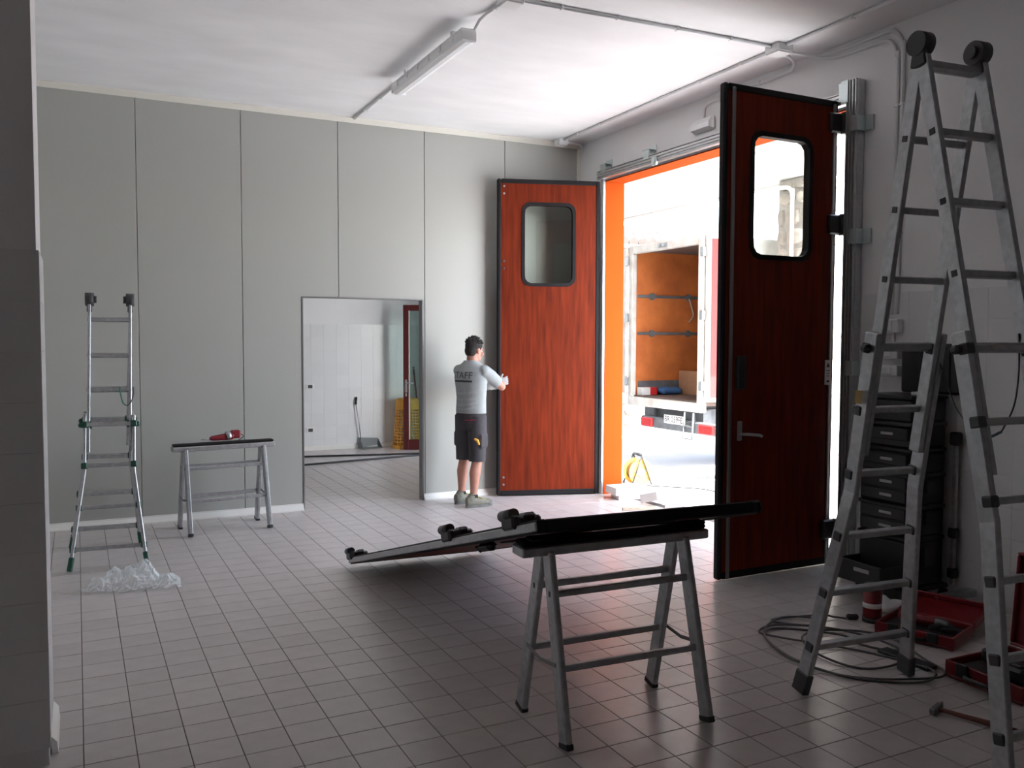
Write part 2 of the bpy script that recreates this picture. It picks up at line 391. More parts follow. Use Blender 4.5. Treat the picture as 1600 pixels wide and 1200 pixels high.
# ---- next room
wf = obj('wall_far', MB().bb(XL, XR, YN, YN+.15, 0, ZC), 'paint', kind='structure')
obj('wainscot_backing', MB().bb(0.6, XR-.01, YN-.004, YN, 0, 1.97), 'wallgrout', wf)
ntm = tile_mesh(MB().box((0,0,0), (.1990, .008, .1990), .0006), 'walltile', 'wall_tile')
rest = MB(); nt_ = MB().box((0,0,0), (.1990, .008, .1990), .0006)
for i in range(23):
    for k in range(10):
        x = XR-.115-i*.2; z = 1.97-.1-k*.2
        if z < .05: continue
        if 2.9 < x < 5.1: linked('wall_tile', ntm, wf, (x, YN-.006, z))
        else: rest.add([p+Vector((x, YN-.006, z)) for p in nt_.v], nt_.f)
obj('wall_tile', rest, 'walltile', wf, kind='stuff')
obj('baseboard_far', skirting(XL, XR, YN-.01), 'trimw', kind='structure')
# ================================================================== OUTSIDE
M['ground'] = mat('yard_concrete', (.60,.60,.60), .8, var=.12, vscale=1.2)
M['render_w'] = mat('white_render', (.84,.83,.80), .7, var=.05, vscale=2)
M['stone'] = mat('stone', (.52,.47,.41), .85, var=.45, vscale=7, bump=.5, bscale=14); per_object(M['stone'], .18)
M['mortar'] = mat('mortar', (.50,.47,.43), .9, var=.2, vscale=10)
M['rooft'] = mat('roof_tile', (.11,.095,.085), .8, var=.4, vscale=5)
M['truckw'] = mat('truck_white', (.74,.72,.67), .5, var=.25, vscale=7, col2=(.55,.50,.44), detail=8)
M['truckr'] = mat('truck_red', (.36,.04,.035), .6, var=.2, vscale=9)
M['truckply'] = mat('orange_plywood', (.78,.24,.06), .55, var=.45, vscale=3, col2=(.50,.13,.035), detail=8)
M['truckgrey'] = mat('chassis_grey', (.16,.17,.18), .55, var=.3, vscale=9)
M['lampred'] = mat('tail_lamp_red', (.55,.03,.03), .25)
M['plateink'] = mat('plate_ink', (.02,.02,.03), .5)
M['brownfl'] = mat('truck_floor', (.16,.11,.09), .7, var=.4, vscale=6)
obj('ground', MB().bb(XO, 70, -60, 70, -.3, -.002), 'ground', kind='structure')
obj('ceiling_canopy', MB().bb(XO, 8.3, 6.7, 14, 3.76, 3.98).bb(8.2, 8.34, 6.66, 14.04, 3.74, 4.02), 'render_w', kind='structure')
def conduit_run(name, pts, r, label, clips=(), group=None, m='pvc', n=8):
    t = thing(name, Vector(pts[0]), label, 'conduit', group)
    obj('pipe', MB().tube(pts, r, n), m, t)
    for (p, ax, nrm) in clips:
        p, ax, nrm = Vector(p), Vector(ax), Vector(nrm); q = ax.cross(nrm)
        R = Matrix((ax, q, nrm)).transposed()
        obj('clip', MB().box(p, (.018, r*2+.012, r*2+.003), .002, R), m, t)
    return t
# canopy conduit with its box
t = conduit_run('conduit', [(6.6, 6.75, 3.745), (6.6, 13.9, 3.745)], .012, 'thin conduit running along the underside of the porch outside', [((6.6, y, 3.745), (0,1,0), (0,0,1)) for y in (7.4, 8.6, 9.8)])
obj('junction_box', MB().bb(6.54, 6.66, 8.02, 8.16, 3.69, 3.758, .008), 'white', label='small white junction box under the porch ceiling outside', cat='junction box')
# stone pillar with its drain pipe
def stone_face(parent, O, u, n, W, Hh, size, depth=.05, keep=None):
    """irregular stones proud of a backing: u across, z up, n outwards; each stone its own mesh object"""
    O, u, n = Vector(O), Vector(u), Vector(n); z = 0; row = 0
    while z < Hh-.02:
        h = min(size*random.uniform(.7, 1.25), Hh-z); x = -size*random.uniform(0, .6)
        while x < W:
            w = size*random.uniform(.8, 1.7); x0, x1 = max(0, x), min(W, x+w); x += w
            if x1-x0 < .05: continue
            g = .012; cx, cz = (x0+x1)/2, z+h/2; hw, hh = (x1-x0)/2-g, h/2-g; N = 9; lo, hi = [], []
            k0 = random.uniform(0, 1); dp = depth*random.uniform(.5, 1)
            for k in range(N):
                a = 2*PI*(k+k0*.5)/N; ca, sa = math.cos(a), math.sin(a); m_ = 1/max(abs(ca), abs(sa))
                rr = (.72+.28*m_)*random.uniform(.9, 1.04); px_, pz = max(-1, min(1, ca*rr))*hw, max(-1, min(1, sa*rr))*hh
                lo.append(O+u*(cx+px_)+Vector((0,0,cz+pz))); hi.append(O+u*(cx+px_*.8)+Vector((0,0,cz+pz*.8))+n*dp)
            mb = MB().add(lo+hi+[O+u*cx+Vector((0,0,cz))+n*dp*1.15], [(k, (k+1) % N, N+(k+1) % N, N+k) for k in range(N)]+[(N+k, N+(k+1) % N, 2*N) for k in range(N)])
            if keep is None or keep(cx, cz): obj('stone', mb, 'stone', parent, fix=False)
        z += h
sp = thing('stone_pillar', (8.8, 8.25, 0), 'rough stone pillar of the porch seen through the dark door window', 'pillar')
obj('core', MB().bb(8.05, 9.6, 8.0, 8.5, 0, 3.755), 'mortar', sp)
stone_face(sp, (8.05, 8.0, 0), (1,0,0), (0,-1,0), 1.55, 3.74, .23)
stone_face(sp, (8.05, 8.5, 0), (0,-1,0), (-1,0,0), .5, 3.74, .23)
conduit_run('drain_pipe', spline([(7.955, 8.17, 0.02), (7.955, 8.17, 3.3), (7.955, 8.17, 3.5), (7.955, 8.20, 3.6), (7.955, 8.29, 3.64), (7.955, 8.46, 3.65)], 5), .026, 'white pipe bent at the top on the stone pillar outside', m='white', n=10)
# stone house with tiled roof beyond the truck
hs = thing('stone_house', (9.5, 15, 0), 'pale stone house with a tiled roof beyond the truck', 'house')
obj('wall', MB().bb(7.2, 9.05, 13.2, 18, 0, 3.36).bb(9.05, 10.7, 15.2, 18, 0, 3.4), 'mortar', hs)
sm_ = thing('x', (0,0,0)); stone_face(sm_, (8.1, 13.2, 0), (1,0,0), (0,-1,0), .95, 3.4, .2, .05)
j = MB()
for ch in list(sm_.children): j.add([v.co for v in ch.data.vertices], [tuple(p.vertices) for p in ch.data.polygons]); bpy.data.objects.remove(ch)
bpy.data.objects.remove(sm_); obj('stone', j, 'stone', hs, kind='stuff', fix=False)
rf = obj('roof', MB().prism([(6.9, 12.8, 3.34), (6.9, 12.8, 3.42), (6.9, 15.6, 4.06), (6.9, 18.4, 3.42), (6.9, 18.4, 3.34)], (3.9, 0, 0)), 'rooft', hs)
j = MB()
for i in range(19):
    for k in range(9):
        x = 7.0+i*.2; a = Vector((x, 12.82+k*.31, 3.45+k*.071)); b = a+Vector((0, .36, .083))
        j.tube([a, b], [.095, .07], 8)
obj('roof_tile', j, 'rooft', rf, kind='stuff')
# ---- truck backed up to the yard
TX, TY0, TY1, TZ0, TZ1, TL = 7.1, 8.80, 10.40, .95, 3.06, 4.2
tk = thing('delivery_truck', (TX, (TY0+TY1)/2, 0), 'parked box truck seen from behind with its rear doors open', 'truck')
obj('cargo_floor', MB().bb(TX+.02, TX+TL, TY0, TY1, TZ0-.06, TZ0), 'brownfl', tk)
obj('roof', MB().bb(TX+.04, TX+TL, TY0, TY1, TZ1-.05, TZ1), 'truckw', tk)
obj('roof_lining', MB().bb(TX+.06, TX+TL-.05, TY0+.041, TY1-.041, TZ1-.07, TZ1-.051), 'brownfl', tk)
side_l = obj('side_wall', MB().bb(TX+.04, TX+TL, TY1-.04, TY1, TZ0, TZ1-.05), 'truckply', tk, label='orange plywood inner side with lashing rails')
obj('side_wall', MB().bb(TX+.04, TX+TL, TY0, TY0+.04, TZ0, TZ1-.05), 'truckw', tk)
obj('bulkhead', MB().bb(TX+TL-.04, TX+TL, TY0+.04, TY1-.04, TZ0, TZ1-.05), 'truckply', tk)
obj('kick_board', MB().bb(TX+.1, TX+TL-.05, TY1-.06, TY1-.041, TZ0, TZ0+.2), 'truckgrey', side_l)
for z in (2.36, 1.83):
    obj('lashing_rail', MB().bb(TX+.08, TX+TL-.06, TY1-.055, TY1-.041, z-.02, z+.02, .003), 'truckgrey', side_l)
    for x in (TX+.33, TX+.98, TX+1.63, TX+2.28): obj('ring', MB().cyl((x, TY1-.06, z), (x, TY1-.041, z), .05, 16), 'truckgrey', side_l)
obj('rope', MB().tube(spline([(TX+.98, TY1-.07, 2.34), (TX+1.0, TY1-.09, 2.24), (TX+1.05, TY1-.08, 2.12), (TX+1.02, TY1-.09, 2.06), (TX+.97, TY1-.08, 2.0)], 5), .012, 6), 'woodp', side_l)
# rear frame: two posts, header, sill
rfm = obj('rear_frame', MB().bb(TX-.03, TX+.05, TY0-.02, TY0+.07, TZ0-.02, TZ1, .008).bb(TX-.03, TX+.05, TY1-.07, TY1+.02, TZ0-.02, TZ1, .008).bb(TX-.03, TX+.05, TY0+.07, TY1-.07, TZ1-.11, TZ1, .008).bb(TX-.04, TX+.06, TY0-.02, TY1+.02, TZ0-.14, TZ0-.02, .008), 'truckw', tk)
obj('lock_plate', MB().bb(TX-.05, TX-.03, 9.52, 9.72, TZ1-.075, TZ1-.025, .005).cyl((TX-.05, 9.57, TZ1-.05), (TX-.065, 9.57, TZ1-.05), .022, 10).cyl((TX-.05, 9.67, TZ1-.05), (TX-.065, 9.67, TZ1-.05), .022, 10), 'aludull', rfm)
for (y, zs) in ((TY0-.03, (1.15, 2.05, 2.85)), (TY1+.03, (1.15, 2.05, 2.85))):
    for z in zs: obj('hinge', MB().bb(TX-.06, TX+.0, y-.03, y+.03, z-.06, z+.06, .006), 'aludull', rfm)
# doors swung right round: the near one lies along the near flank, the far one out past the far corner
dr = obj('rear_door', MB().bb(TX+.01, TX+.62, TY0-.09, TY0-.045, TZ0+.02, TZ1-.02, .004), 'truckr', tk, label='dull red rear door folded back along the flank')
obj('door_frame', MB().bb(TX+.0, TX+.05, TY0-.098, TY0-.04, TZ0+.0, TZ1, .004).bb(TX+.58, TX+.63, TY0-.098, TY0-.04, TZ0, TZ1, .004).bb(TX+.05, TX+.58, TY0-.098, TY0-.04, TZ0, TZ0+.05, .004).bb(TX+.05, TX+.58, TY0-.098, TY0-.04, TZ1-.05, TZ1, .004), 'truckw', dr)
dl = obj('rear_door', MB().bb(TX-.06, TX-.015, TY1+.05, TY1+.92, TZ0+.02, TZ1-.02, .004), 'truckw', tk, label='pale rear door swung open on the far corner')
obj('lock_bar', MB().cyl((TX-.085, TY1+.32, TZ0+.05), (TX-.085, TY1+.32, TZ1-.05), .016, 10).bb(TX-.09, TX-.06, TY1+.29, TY1+.35, 1.5, 1.7, .004), 'aludull', dl)
# underside
obj('chassis', MB().bb(TX+.1, TX+TL, 9.1, 9.24, .55, .82).bb(TX+.1, TX+TL, 9.96, 10.1, .55, .82).bb(TX+.15, TX+.28, 8.95, 10.25, .62, .82), 'truckgrey', tk)
bp_ = obj('bumper', MB().bb(TX-.02, TX+.1, 8.46, 10.1, .53, .68, .012), 'truckgrey', tk)
for y0, y1 in ((8.52, 8.80), (9.80, 10.06)): obj('tail_lamp', MB().bb(TX-.055, TX-.02, y0, y1, .545, .665, .012), 'lampred', bp_).__setitem__('label', 'red tail lamp')
pl = obj('number_plate', MB().bb(TX-.032, TX-.02, 9.13, 9.55, .62, .735, .004), 'white', bp_)
tx = text_mb('BR 059FE', .115); w_ = max(p.x for p in tx.v)-min(p.x for p in tx.v)
tx.xf(lambda p: Vector((TX-.0335, 9.34-p.x*(.38/w_), .6775+p.y))); obj('plate_text', tx, 'plateink', pl)
obj('step', MB().tube([(TX-.04, 8.91, .80), (TX-.06, 8.91, .46), (TX-.06, 9.09, .46), (TX-.04, 9.09, .80)], .014, 8).cyl((TX-.05, 8.91, .62), (TX-.05, 9.09, .62), .012, 8), 'truckgrey', tk)
for y0, y1 in ((8.88, 9.08), (10.12, 10.32)):
    w_ = obj('wheel', MB().cyl((TX+2.3, y0, .36), (TX+2.3, y1, .36), .36, 28), 'rubber', tk); obj('rim', MB().cyl((TX+2.3, y0-.005, .36), (TX+2.3, y1+.005, .36), .2, 20), 'aludull', w_)
    w_ = obj('wheel', MB().cyl((TX+4.3, y0, .36), (TX+4.3, y1, .36), .36, 28), 'rubber', tk)
# loose load
M['red'] = mat('red_plastic', (.62,.03,.03), .4); M['blue'] = mat('blue_cloth', (.05,.14,.32), .8)
M['cardb'] = mat('cardboard', (.48,.27,.15), .8, var=.15, vscale=8)
obj('white_carton', MB().bb(TX+.07, TX+.21, TY1-.2, TY1-.07, TZ0, TZ0+.11, .004), 'white', label='white carton on the truck floor by the orange side', cat='carton')
obj('red_box', MB().bb(TX+.215, TX+.33, TY1-.2, TY1-.07, TZ0, TZ0+.11, .004), 'red', label='small bright red box on the truck floor', cat='box')
obj('blue_blanket', remeshed(MB().box((TX+.56, TY1-.18, TZ0+.05), (.36, .18, .09), .03).ell((TX+.48, TY1-.18, TZ0+.06), (.12,.09,.06)).ell((TX+.66, TY1-.19, TZ0+.055), (.1,.09,.055)), .015, 4), 'blue', label='blue folded blanket on the truck floor', cat='blanket')
obj('cardboard_box', MB().prism([(TX+.80, TY1-.5, TZ0), (TX+1.25, TY1-.5, TZ0), (TX+1.25, TY1-.5, TZ0+.05), (TX+.86, TY1-.5, TZ0+.34), (TX+.80, TY1-.5, TZ0+.34)], (0, .42, 0)), 'cardb', label='crushed brown cardboard box in the truck', cat='box')
# ---- yard bits by the door
gr = thing('drain_grate', (7.2, 8.75, 0), 'slotted drain grate in the yard behind the truck', 'grate')
for i in range(14): obj('bar', MB().bb(6.9+i*.045, 6.915+i*.045, 8.55, 8.75, -.002, .006), 'truckgrey', gr)
M['yellow'] = mat('yellow_plastic', (.85,.42,.06), .45); M['ltblue'] = mat('light_blue_metal', (.25,.45,.62), .4)
rl = thing('cable_reel', (6.0, 8.62, 0), 'yellow cable reel standing outside by the orange jamb', 'cable reel')
for yy in (0, .16):
    d_ = Vector((-.12, -1, 0)).normalized(); c0 = Vector((6.0, 8.62, .16))+d_*(yy-.08); out, inn = [], []
    e1 = Vector((d_.y, -d_.x, 0))
    for k in range(28):
        a = 2*PI*k/28; v_ = e1*math.cos(a)+Vector((0,0,1))*math.sin(a); out.append(c0+v_*.155); inn.append(c0+v_*.06)
    obj('flange', MB().ring(out, inn, d_*.012), 'yellow', rl)
obj('drum', MB().cyl(Vector((6.0,8.62,.16))-d_*.07, Vector((6.0,8.62,.16))+d_*.07, .115, 24), 'plasticb', rl)
obj('hub', MB().cyl(Vector((6.0,8.62,.16))-d_*.10, Vector((6.0,8.62,.16))+d_*.1, .05, 18), 'ltblue', rl)
c0 = Vector((6.0, 8.62, 0))
obj('stand', MB().tube([c0-d_*.11-e1*.13+Vector((0,0,.012)), c0-d_*.11+Vector((0,0,.36)), c0+d_*.11+Vector((0,0,.36)), c0+d_*.11+e1*.13+Vector((0,0,.012))], .01, 8).tube([c0-d_*.11+e1*.13+Vector((0,0,.012)), c0-d_*.11+Vector((0,0,.36))], .01, 8).tube([c0+d_*.11-e1*.13+Vector((0,0,.012)), c0+d_*.11+Vector((0,0,.36))], .01, 8).cyl(c0-d_*.08+Vector((0,0,.365)), c0+d_*.08+Vector((0,0,.365)), .016, 10), 'plasticb', rl)
rz = Matrix.Rotation(-.12, 3, 'Z')
obj('foam_block', MB().box((5.38, 7.92, .0275), (.30, .20, .055), .003, rz), 'foamw', label='small white block under the bigger one at the orange jamb', cat='block', group='white blocks by the doorway')
obj('foam_block', MB().box((5.38, 7.92, .0965), (.40, .26, .081), .003, rz), 'foamw', label='white slab on top of the little stack at the orange jamb', cat='block', group='white blocks by the doorway')
obj('foam_block', MB().box((5.56, 7.20, .04), (.32, .22, .08), .003, Matrix.Rotation(.5,3,'Z')), 'foamw', label='white block lying flat in the middle of the doorway', cat='block', group='white blocks by the doorway')
obj('foam_block', MB().box((5.42, 7.46, .092), (.24, .22, .09), .003, Matrix.Rotation(.35,3,'Z') @ Matrix.Rotation(-.28,3,'X')), 'foamw', label='white block tilted against another in the doorway', cat='block', group='white blocks by the doorway')
obj('wood_strip', MB().bar((4.93, 7.34, .016), (5.27, 7.25, .016), .03, .03, bev=.002), 'woodp', label='short grey wooden strip on the floor at the threshold', cat='strip')
obj('extension_lead', MB().tube(spline([(5.9, 6.9, .006), (6.3, 7.3, .006), (6.5, 7.9, .006), (6.2, 8.3, .006), (6.0, 8.5, .006)], 6), .006, 6), 'plasticb', label='thin dark lead lying on the sunny yard', cat='cable')
# ================================================================== FOLDING DOOR
def thing_m(name, mw, label, cat, group=None):
    o = bpy.data.objects.new(name, None); COL.objects.link(o); o.matrix_world = mw; o.empty_display_size = .1; WM[o.name] = mw.copy()
    return props(o, label, cat, group)
def leaf(O, u, v, label, W=1.12, Hh=3.47, th=.045, hinges='proud', front_screws=True, hinge_side=0):
    """door leaf: O = bottom corner on the hinge side, u across, v along; hinge blocks on the edge a=0"""
    O, u, v = Vector(O), Vector(u).normalized(), Vector(v).normalized(); v = (v-u*v.dot(u)).normalized(); n = v.cross(u)   # n = +y local
    mw = Matrix(((u.x, n.x, v.x, O.x), (u.y, n.y, v.y, O.y), (u.z, n.z, v.z, O.z), (0,0,0,1)))
    t = thing_m('door_leaf', mw, label, 'door', 'leaves of the folding door')
    L = lambda mb: mb.xf(lambda p: mw @ p)
    wc, hc, ww, wh = W/2, 2.765, .57, .88
    ang = sorted([2*PI*k/72 for k in range(72)] + [math.atan2(zz-hc, xx-wc) % (2*PI) for xx in (.04, W-.04) for zz in (.045, Hh-.045)])
    def hit(fn, a):
        lo, hi = 0, 6
        for _ in range(40):
            m_ = (lo+hi)/2
            if fn(m_*math.cos(a), m_*math.sin(a)): lo = m_
            else: hi = m_
        return lo
    def rr(w, h, r):
        def f(x, y):
            x, y = abs(x)-(w/2-r), abs(y)-(h/2-r)
            return (x <= r and y <= 0) or (y <= r and x <= 0) or x*x+y*y <= r*r
        return f
    rect = lambda x, y: .04 <= x+wc <= W-.04 and .045 <= y+hc <= Hh-.045
    def loop(fn, c): return [Vector((wc+hit(fn, a)*math.cos(a), c, hc+hit(fn, a)*math.sin(a))) for a in ang]
    obj('panel', L(MB().ring(loop(rect, 0), loop(rr(ww, wh, .09), 0), (0, th, 0))), 'wood', t)
    wf_ = obj('window_frame', L(MB().ring(loop(rr(ww+.035, wh+.035, .10), -.008), loop(rr(ww-.035, wh-.035, .075), -.008), (0, th+.016, 0))), 'rubber', t)
    obj('pane', L(MB().prism([(p.x, .018, p.z) for p in loop(rr(ww-.03, wh-.03, .075), 0)], (0, .006, 0))), 'pane', t)
    obj('gasket', L(MB().bb(0, .04, -.006, th+.006, 0, Hh, .006)), 'rubber', t)
    obj('gasket', L(MB().bb(W-.045, W, -.008, th+.008, 0, Hh, .012)), 'rubber', t)
    obj('gasket', L(MB().bb(.04, W-.045, -.005, th+.005, Hh-.05, Hh, .006)), 'rubber', t)
    obj('gasket', L(MB().bb(.04, W-.045, -.005, th+.005, 0, .055, .006)), 'rubber', t)
    return t, mw, L
BOLT_Z = (.12, .20, 2.50, 2.58, 3.31, 3.39)
# far leaf, lit red; the worker holds its free edge
u_ = Vector((4.127-5.229, 8.609-8.257, 0))
lf, mw, L = leaf((5.228, 8.3075, .012), u_, (0,0,1), 'sunlit red-brown door leaf held by the worker', W=1.145)
for z in BOLT_Z: obj('bolt', L(MB().cyl((1.07, .043, z), (1.07, .051, z), .012, 10)), 'steel', lf)
# near leaf, backlit
lf, mw, L = leaf((5.18, 4.912, .008), (-1, -.008, 0), (0,0,1), 'dark backlit door leaf standing open beside the big ladder', W=1.10, Hh=3.525)
for z in (.27, 2.60, 3.36): obj('hinge', L(MB().box((.02, .03, z), (.14, .085, .15), .012).cyl((-.045, .075, z-.08), (-.045, .075, z+.08), .028, 12)), 'plasticb', lf)
obj('edge_profile', L(MB().bb(1.0, 1.03, .043, .062, 0, 3.5, .006).bb(.02, .05, .043, .058, 0, 3.5, .005)), 'edge', lf)
lk = obj('lock_case', L(MB().bb(.88, .96, .043, .075, 1.37, 1.61, .008)), 'plasticb', lf)
obj('handle', L(MB().bb(.90, .94, .043, .062, 1.0, 1.14, .005).tube(spline([(.92,.05,1.05), (.92,.10,1.05), (.90,.115,1.05), (.80,.118,1.04), (.765,.112,1.03)], 5), .011, 8)), 'steel', lf)
st = obj('sticker', L(MB().bb(.03, .095, .0585, .0595, 1.385, 1.575)), 'white', lf, label='narrow white warning sticker')
obj('sticker_print', L(MB().prism([(.045,.0597,1.52),(.08,.0597,1.52),(.0625,.0597,1.555)], (0,.0004,0)).bb(.045,.08,.0597,.0601,1.49,1.495).bb(.045,.08,.0597,.0601,1.47,1.475).bb(.045,.08,.0597,.0601,1.45,1.455).bb(.05,.075,.0597,.0601,1.405,1.42)), 'plateink', st)
# third leaf, resting on the trestle
TLc, BLc = Vector((1.645, 3.05, .955)), Vector((1.82, 6.37, .035))
vv = (TLc-BLc).normalized(); hz = Vector((vv.x, vv.y, 0)).normalized(); uu = Vector((-hz.y, hz.x, 0))   # across, towards +x
if uu.x < 0: uu = -uu
lf3, mw3, L3 = leaf(BLc, uu, vv, 'dark door leaf lying aslant, one end on the floor, other on the trestle', W=1.13, Hh=3.45)
up3 = Vector((mw3[0][1], mw3[1][1], mw3[2][1])); sg = 1 if up3.z > 0 else -1
yt = .045 if sg > 0 else 0
for z in (.08, 2.36, 3.20):
    h = obj('hinge', L3(MB().box((.055, yt+sg*.018, z), (.11, .036, .13), .01).box((-.010, yt+sg*.012, z), (.04, .06, .13), .01)), 'plasticb', lf3)
    obj('knuckle', L3(MB().cyl((-.012, yt+sg*.046, z-.08), (-.012, yt+sg*.046, z+.05), .025, 16).box((.055, yt+sg*.032, z+.03), (.06, .035, .10), .014)), 'plasticb', h)
obj('catch', L3(MB().box((.10, yt-sg*(.045+.022), 2.62), (.06, .044, .15), .018).cyl((.1, yt-sg*.06, 2.47), (.1, yt-sg*.085, 2.52), .008, 8)), 'plasticb', lf3)
obj('edge_profile', L3(MB().bb(-.012, 0, .004, .041, .0, 3.45, .004)), 'aludull', lf3)
# ---- door track on the lintel and the two posts
tr = thing('door_track', (5.22, 6.6, 3.49), 'grey aluminium sliding track along the top of the doorway', 'track')
obj('rail', MB().bb(5.19, 5.269, 4.80, 8.28, 3.505, 3.58, .004), 'alu', tr)
for z, x in ((3.585, 5.18), (3.555, 5.178), (3.528, 5.178), (3.503, 5.186)): obj('flange', MB().bb(x, 5.24, 4.80, 8.28, z-.004, z+.004, .001), 'alu', tr)
for y in (8.16, 7.35, 5.9): obj('bracket', MB().bb(5.17, 5.265, y-.06, y+.06, 3.645, 3.652).bb(5.18, 5.19, y-.045, y+.045, 3.56, 3.645).bb(5.262, 5.268, y-.06, y+.06, 3.58, 3.70), 'zinc', tr)
obj('roller', MB().cyl((5.16, 7.2, 3.52), (5.19, 7.2, 3.52), .03, 14).bb(5.165, 5.19, 7.16, 7.24, 3.47, 3.55, .004), 'zinc', tr)
def post(y0, y1, label, zt=3.665, x0=5.20, fd=.025):
    p = thing('door_post', (5.22, (y0+y1)/2, 0), label, 'post')
    obj('profile', MB().bb(x0, 5.269, y0, y1, 0, zt, .003), 'alu', p)
    n = 4
    for i in range(n):
        y = y0+.008+(y1-y0-.016)*i/(n-1); obj('fin', MB().bb(x0-fd, x0, y-.006, y+.006, .0, zt, .003), 'alu', p)
    return p
p = post(4.69, 4.79, 'grey ribbed aluminium post beside the dark door leaf')
obj('corner_plate', MB().bb(5.165, 5.174, 4.76, 4.83, 3.50, 3.67, .003).bb(5.175, 5.2, 4.792, 4.86, 3.52, 3.66, .003), 'zinc', p)
for z in (3.33, 2.50, 1.52, .6): obj('bracket', MB().bb(5.163, 5.174, 4.665, 4.73, z-.05, z+.06, .003).bb(5.174, 5.26, 4.665, 4.688, z-.05, z+.06, .003).bb(5.248, 5.26, 4.60, 4.668, z-.05, z+.06, .003), 'zinc', p)
p = post(8.232, 8.288, 'bright aluminium post behind the red door leaf', 3.5, 5.252, .012)
# ================================================================== LADDERS
def ladder(h, th, wt, wb, a, b, label, inn, outr, L_in=.60, L_out0=.44, bend=.66, green=True, rw=.058, rt=.024):
    """telescopic A-frame ladder: h hinge centre, th rotation of the rung axis, wt/wb half widths, a/b foot centres"""
    h, a, b = Vector(h), Vector(a), Vector(b); u = Vector((math.cos(th), math.sin(th), 0))
    t = thing('folding_ladder', ((a+b)/2), label, 'ladder', 'telescopic folding ladders')
    cap = 'green' if green else 'dgrey'
    for hi_, f in enumerate((a, b)):
        d = f-h; Ln = d.length; d = d/Ln; nrm = u.cross(d).normalized()
        if nrm.z < 0: nrm = -nrm
        ro = wt+rt+.004                                # outer rail centre line
        P = lambda s, w: h+d*(s*Ln)+u*w
        for sgn in (-1, 1):
            obj('inner_rail', MB().bar(P(.018, sgn*wt), P(L_in, sgn*wt), rw, rt, nrm, .004), 'aludull', t)
            q0, q1, q2 = P(L_out0, sgn*ro), P(bend, sgn*ro), f+u*sgn*wb
            foot = q2-(q2-q1).normalized()*.0
            rl_ = obj('outer_rail', MB().bar(q0, q1, rw*1.16, rt*1.1, nrm, .004).bar(q1-(q2-q1).normalized()*.008, q2-(q2-q1).normalized()*.05, rw*1.16, rt*1.1, nrm, .004), 'aludull', t)
            obj('foot', MB().bar(q2-(q2-q1).normalized()*.115, q2+Vector((0,0,.012)), rw*1.16+.012, rt*1.1+.012, nrm, .006), cap, t)
            # lock knob
            k0 = P(outr[0], sgn*(ro+.01))
            obj('lock_knob', MB().bar(k0, k0+u*sgn*rw*.7, .04, .035, nrm, .01).bar(k0-u*sgn*.06, k0, .05, .06, nrm, .008), cap, t)
        # rungs of the inner section, with the black square ends in the rails
        for s in inn:
            r_ = obj('rung', MB().bar(P(s, -wt), P(s, wt), .034, .030, nrm, .004), 'aludull', t)
            if s < L_out0-.01:
                for sgn in (-1, 1): obj('rung_end', MB().bar(P(s, sgn*(wt+rt/2-.001)), P(s, sgn*(wt+rt/2+.0025)), .030, .027, nrm, .002), 'plasticb', r_)
        for s in outr:
            k = 0 if s < bend else (s-bend)/(1-bend); w = ro+(wb-ro)*k
            off = nrm*(0.018 if s < bend else 0)
            r_ = obj('rung', MB().bar(P(s, -w)+off, P(s, w)+off, .038, .030, nrm, .004), 'aludull', t)
            for sgn in (-1, 1): obj('rung_cap', MB().bar(P(s, sgn*(w-.022))+off, P(s, sgn*(w+.022))+off, .052, .046, nrm, .006), cap, r_)
        if hi_ == 0: dA, nA = d, nrm
        else: dB, nB = d, nrm
    for sgn in (-1, 1):
        c = h+u*sgn*wt
        hg = obj('hinge', MB().cyl(c-u*.030, c+u*.030, .052, 20).cyl(c-u*sgn*.05, c-u*sgn*.03, .028, 14), 'dgrey', t)
        obj('hinge_arm', MB().bar(c+Vector((0,0,.01)), c+dA*.105, rw*.95, rt+.014, nA, .012).bar(c+Vector((0,0,.01)), c+dB*.105, rw*.95, rt+.014, nB, .012), 'dgrey', t)
    return t
l1 = ladder((.243, 7.539, 2.035), -.073, .145, .265, (.185, 7.111, 0), (.193, 7.965, 0), 'narrow grey telescopic ladder with green feet standing before the grey panels', (.077, .214, .345, .470), (.473, .623, .773, .92), L_in=.575, L_out0=.44, bend=.645, rw=.05, rt=.022)
M['strapg'] = mat('green_strap', (.02,.12,.08), .8); M['strapk'] = mat('dark_strap', (.025,.03,.035), .85)
def ribbon(name, pts, w, th, side, m, parent):
    P = spline(pts, 8); side = Vector(side).normalized(); mb = MB(); V = []; N = len(P)
    for i, p in enumerate(P):
        t_ = (P[min(i+1,N-1)]-P[max(i-1,0)]).normalized(); nn = t_.cross(side).normalized()
        V += [p-side*w/2-nn*th/2, p+side*w/2-nn*th/2, p+side*w/2+nn*th/2, p-side*w/2+nn*th/2]
    Fs = [(0,3,2,1), (4*N-4,4*N-3,4*N-2,4*N-1)]
    for i in range(N-1):
        for k in range(4): Fs.append((4*i+k, 4*i+(k+1)%4, 4*i+4+(k+1)%4, 4*i+4+k))
    return obj(name, mb.add(V, Fs), m, parent)
ribbon('strap', [(.29, 7.28, 1.36), (.295, 7.27, 1.31), (.31, 7.27, 1.24), (.34, 7.275, 1.215)], .02, .003, (.4,.9,0), 'strapg', l1)
ribbon('strap', [(.34, 7.275, 1.215), (.37, 7.28, 1.25), (.385, 7.285, 1.31), (.385, 7.285, 1.36)], .02, .003, (.4,.9,0), 'strapk', l1)
l2 = ladder((3.409, 2.585, 2.99), -.091, .165, .338, (3.474, 3.079, 0), (3.364, 1.946, 0), 'tall grey telescopic ladder with black feet in the right foreground', (.029, .129, .229, .330, .430), (.434, .531, .633, .733, .827, .919), L_in=.60, L_out0=.41, green=False, rw=.066, rt=.028)
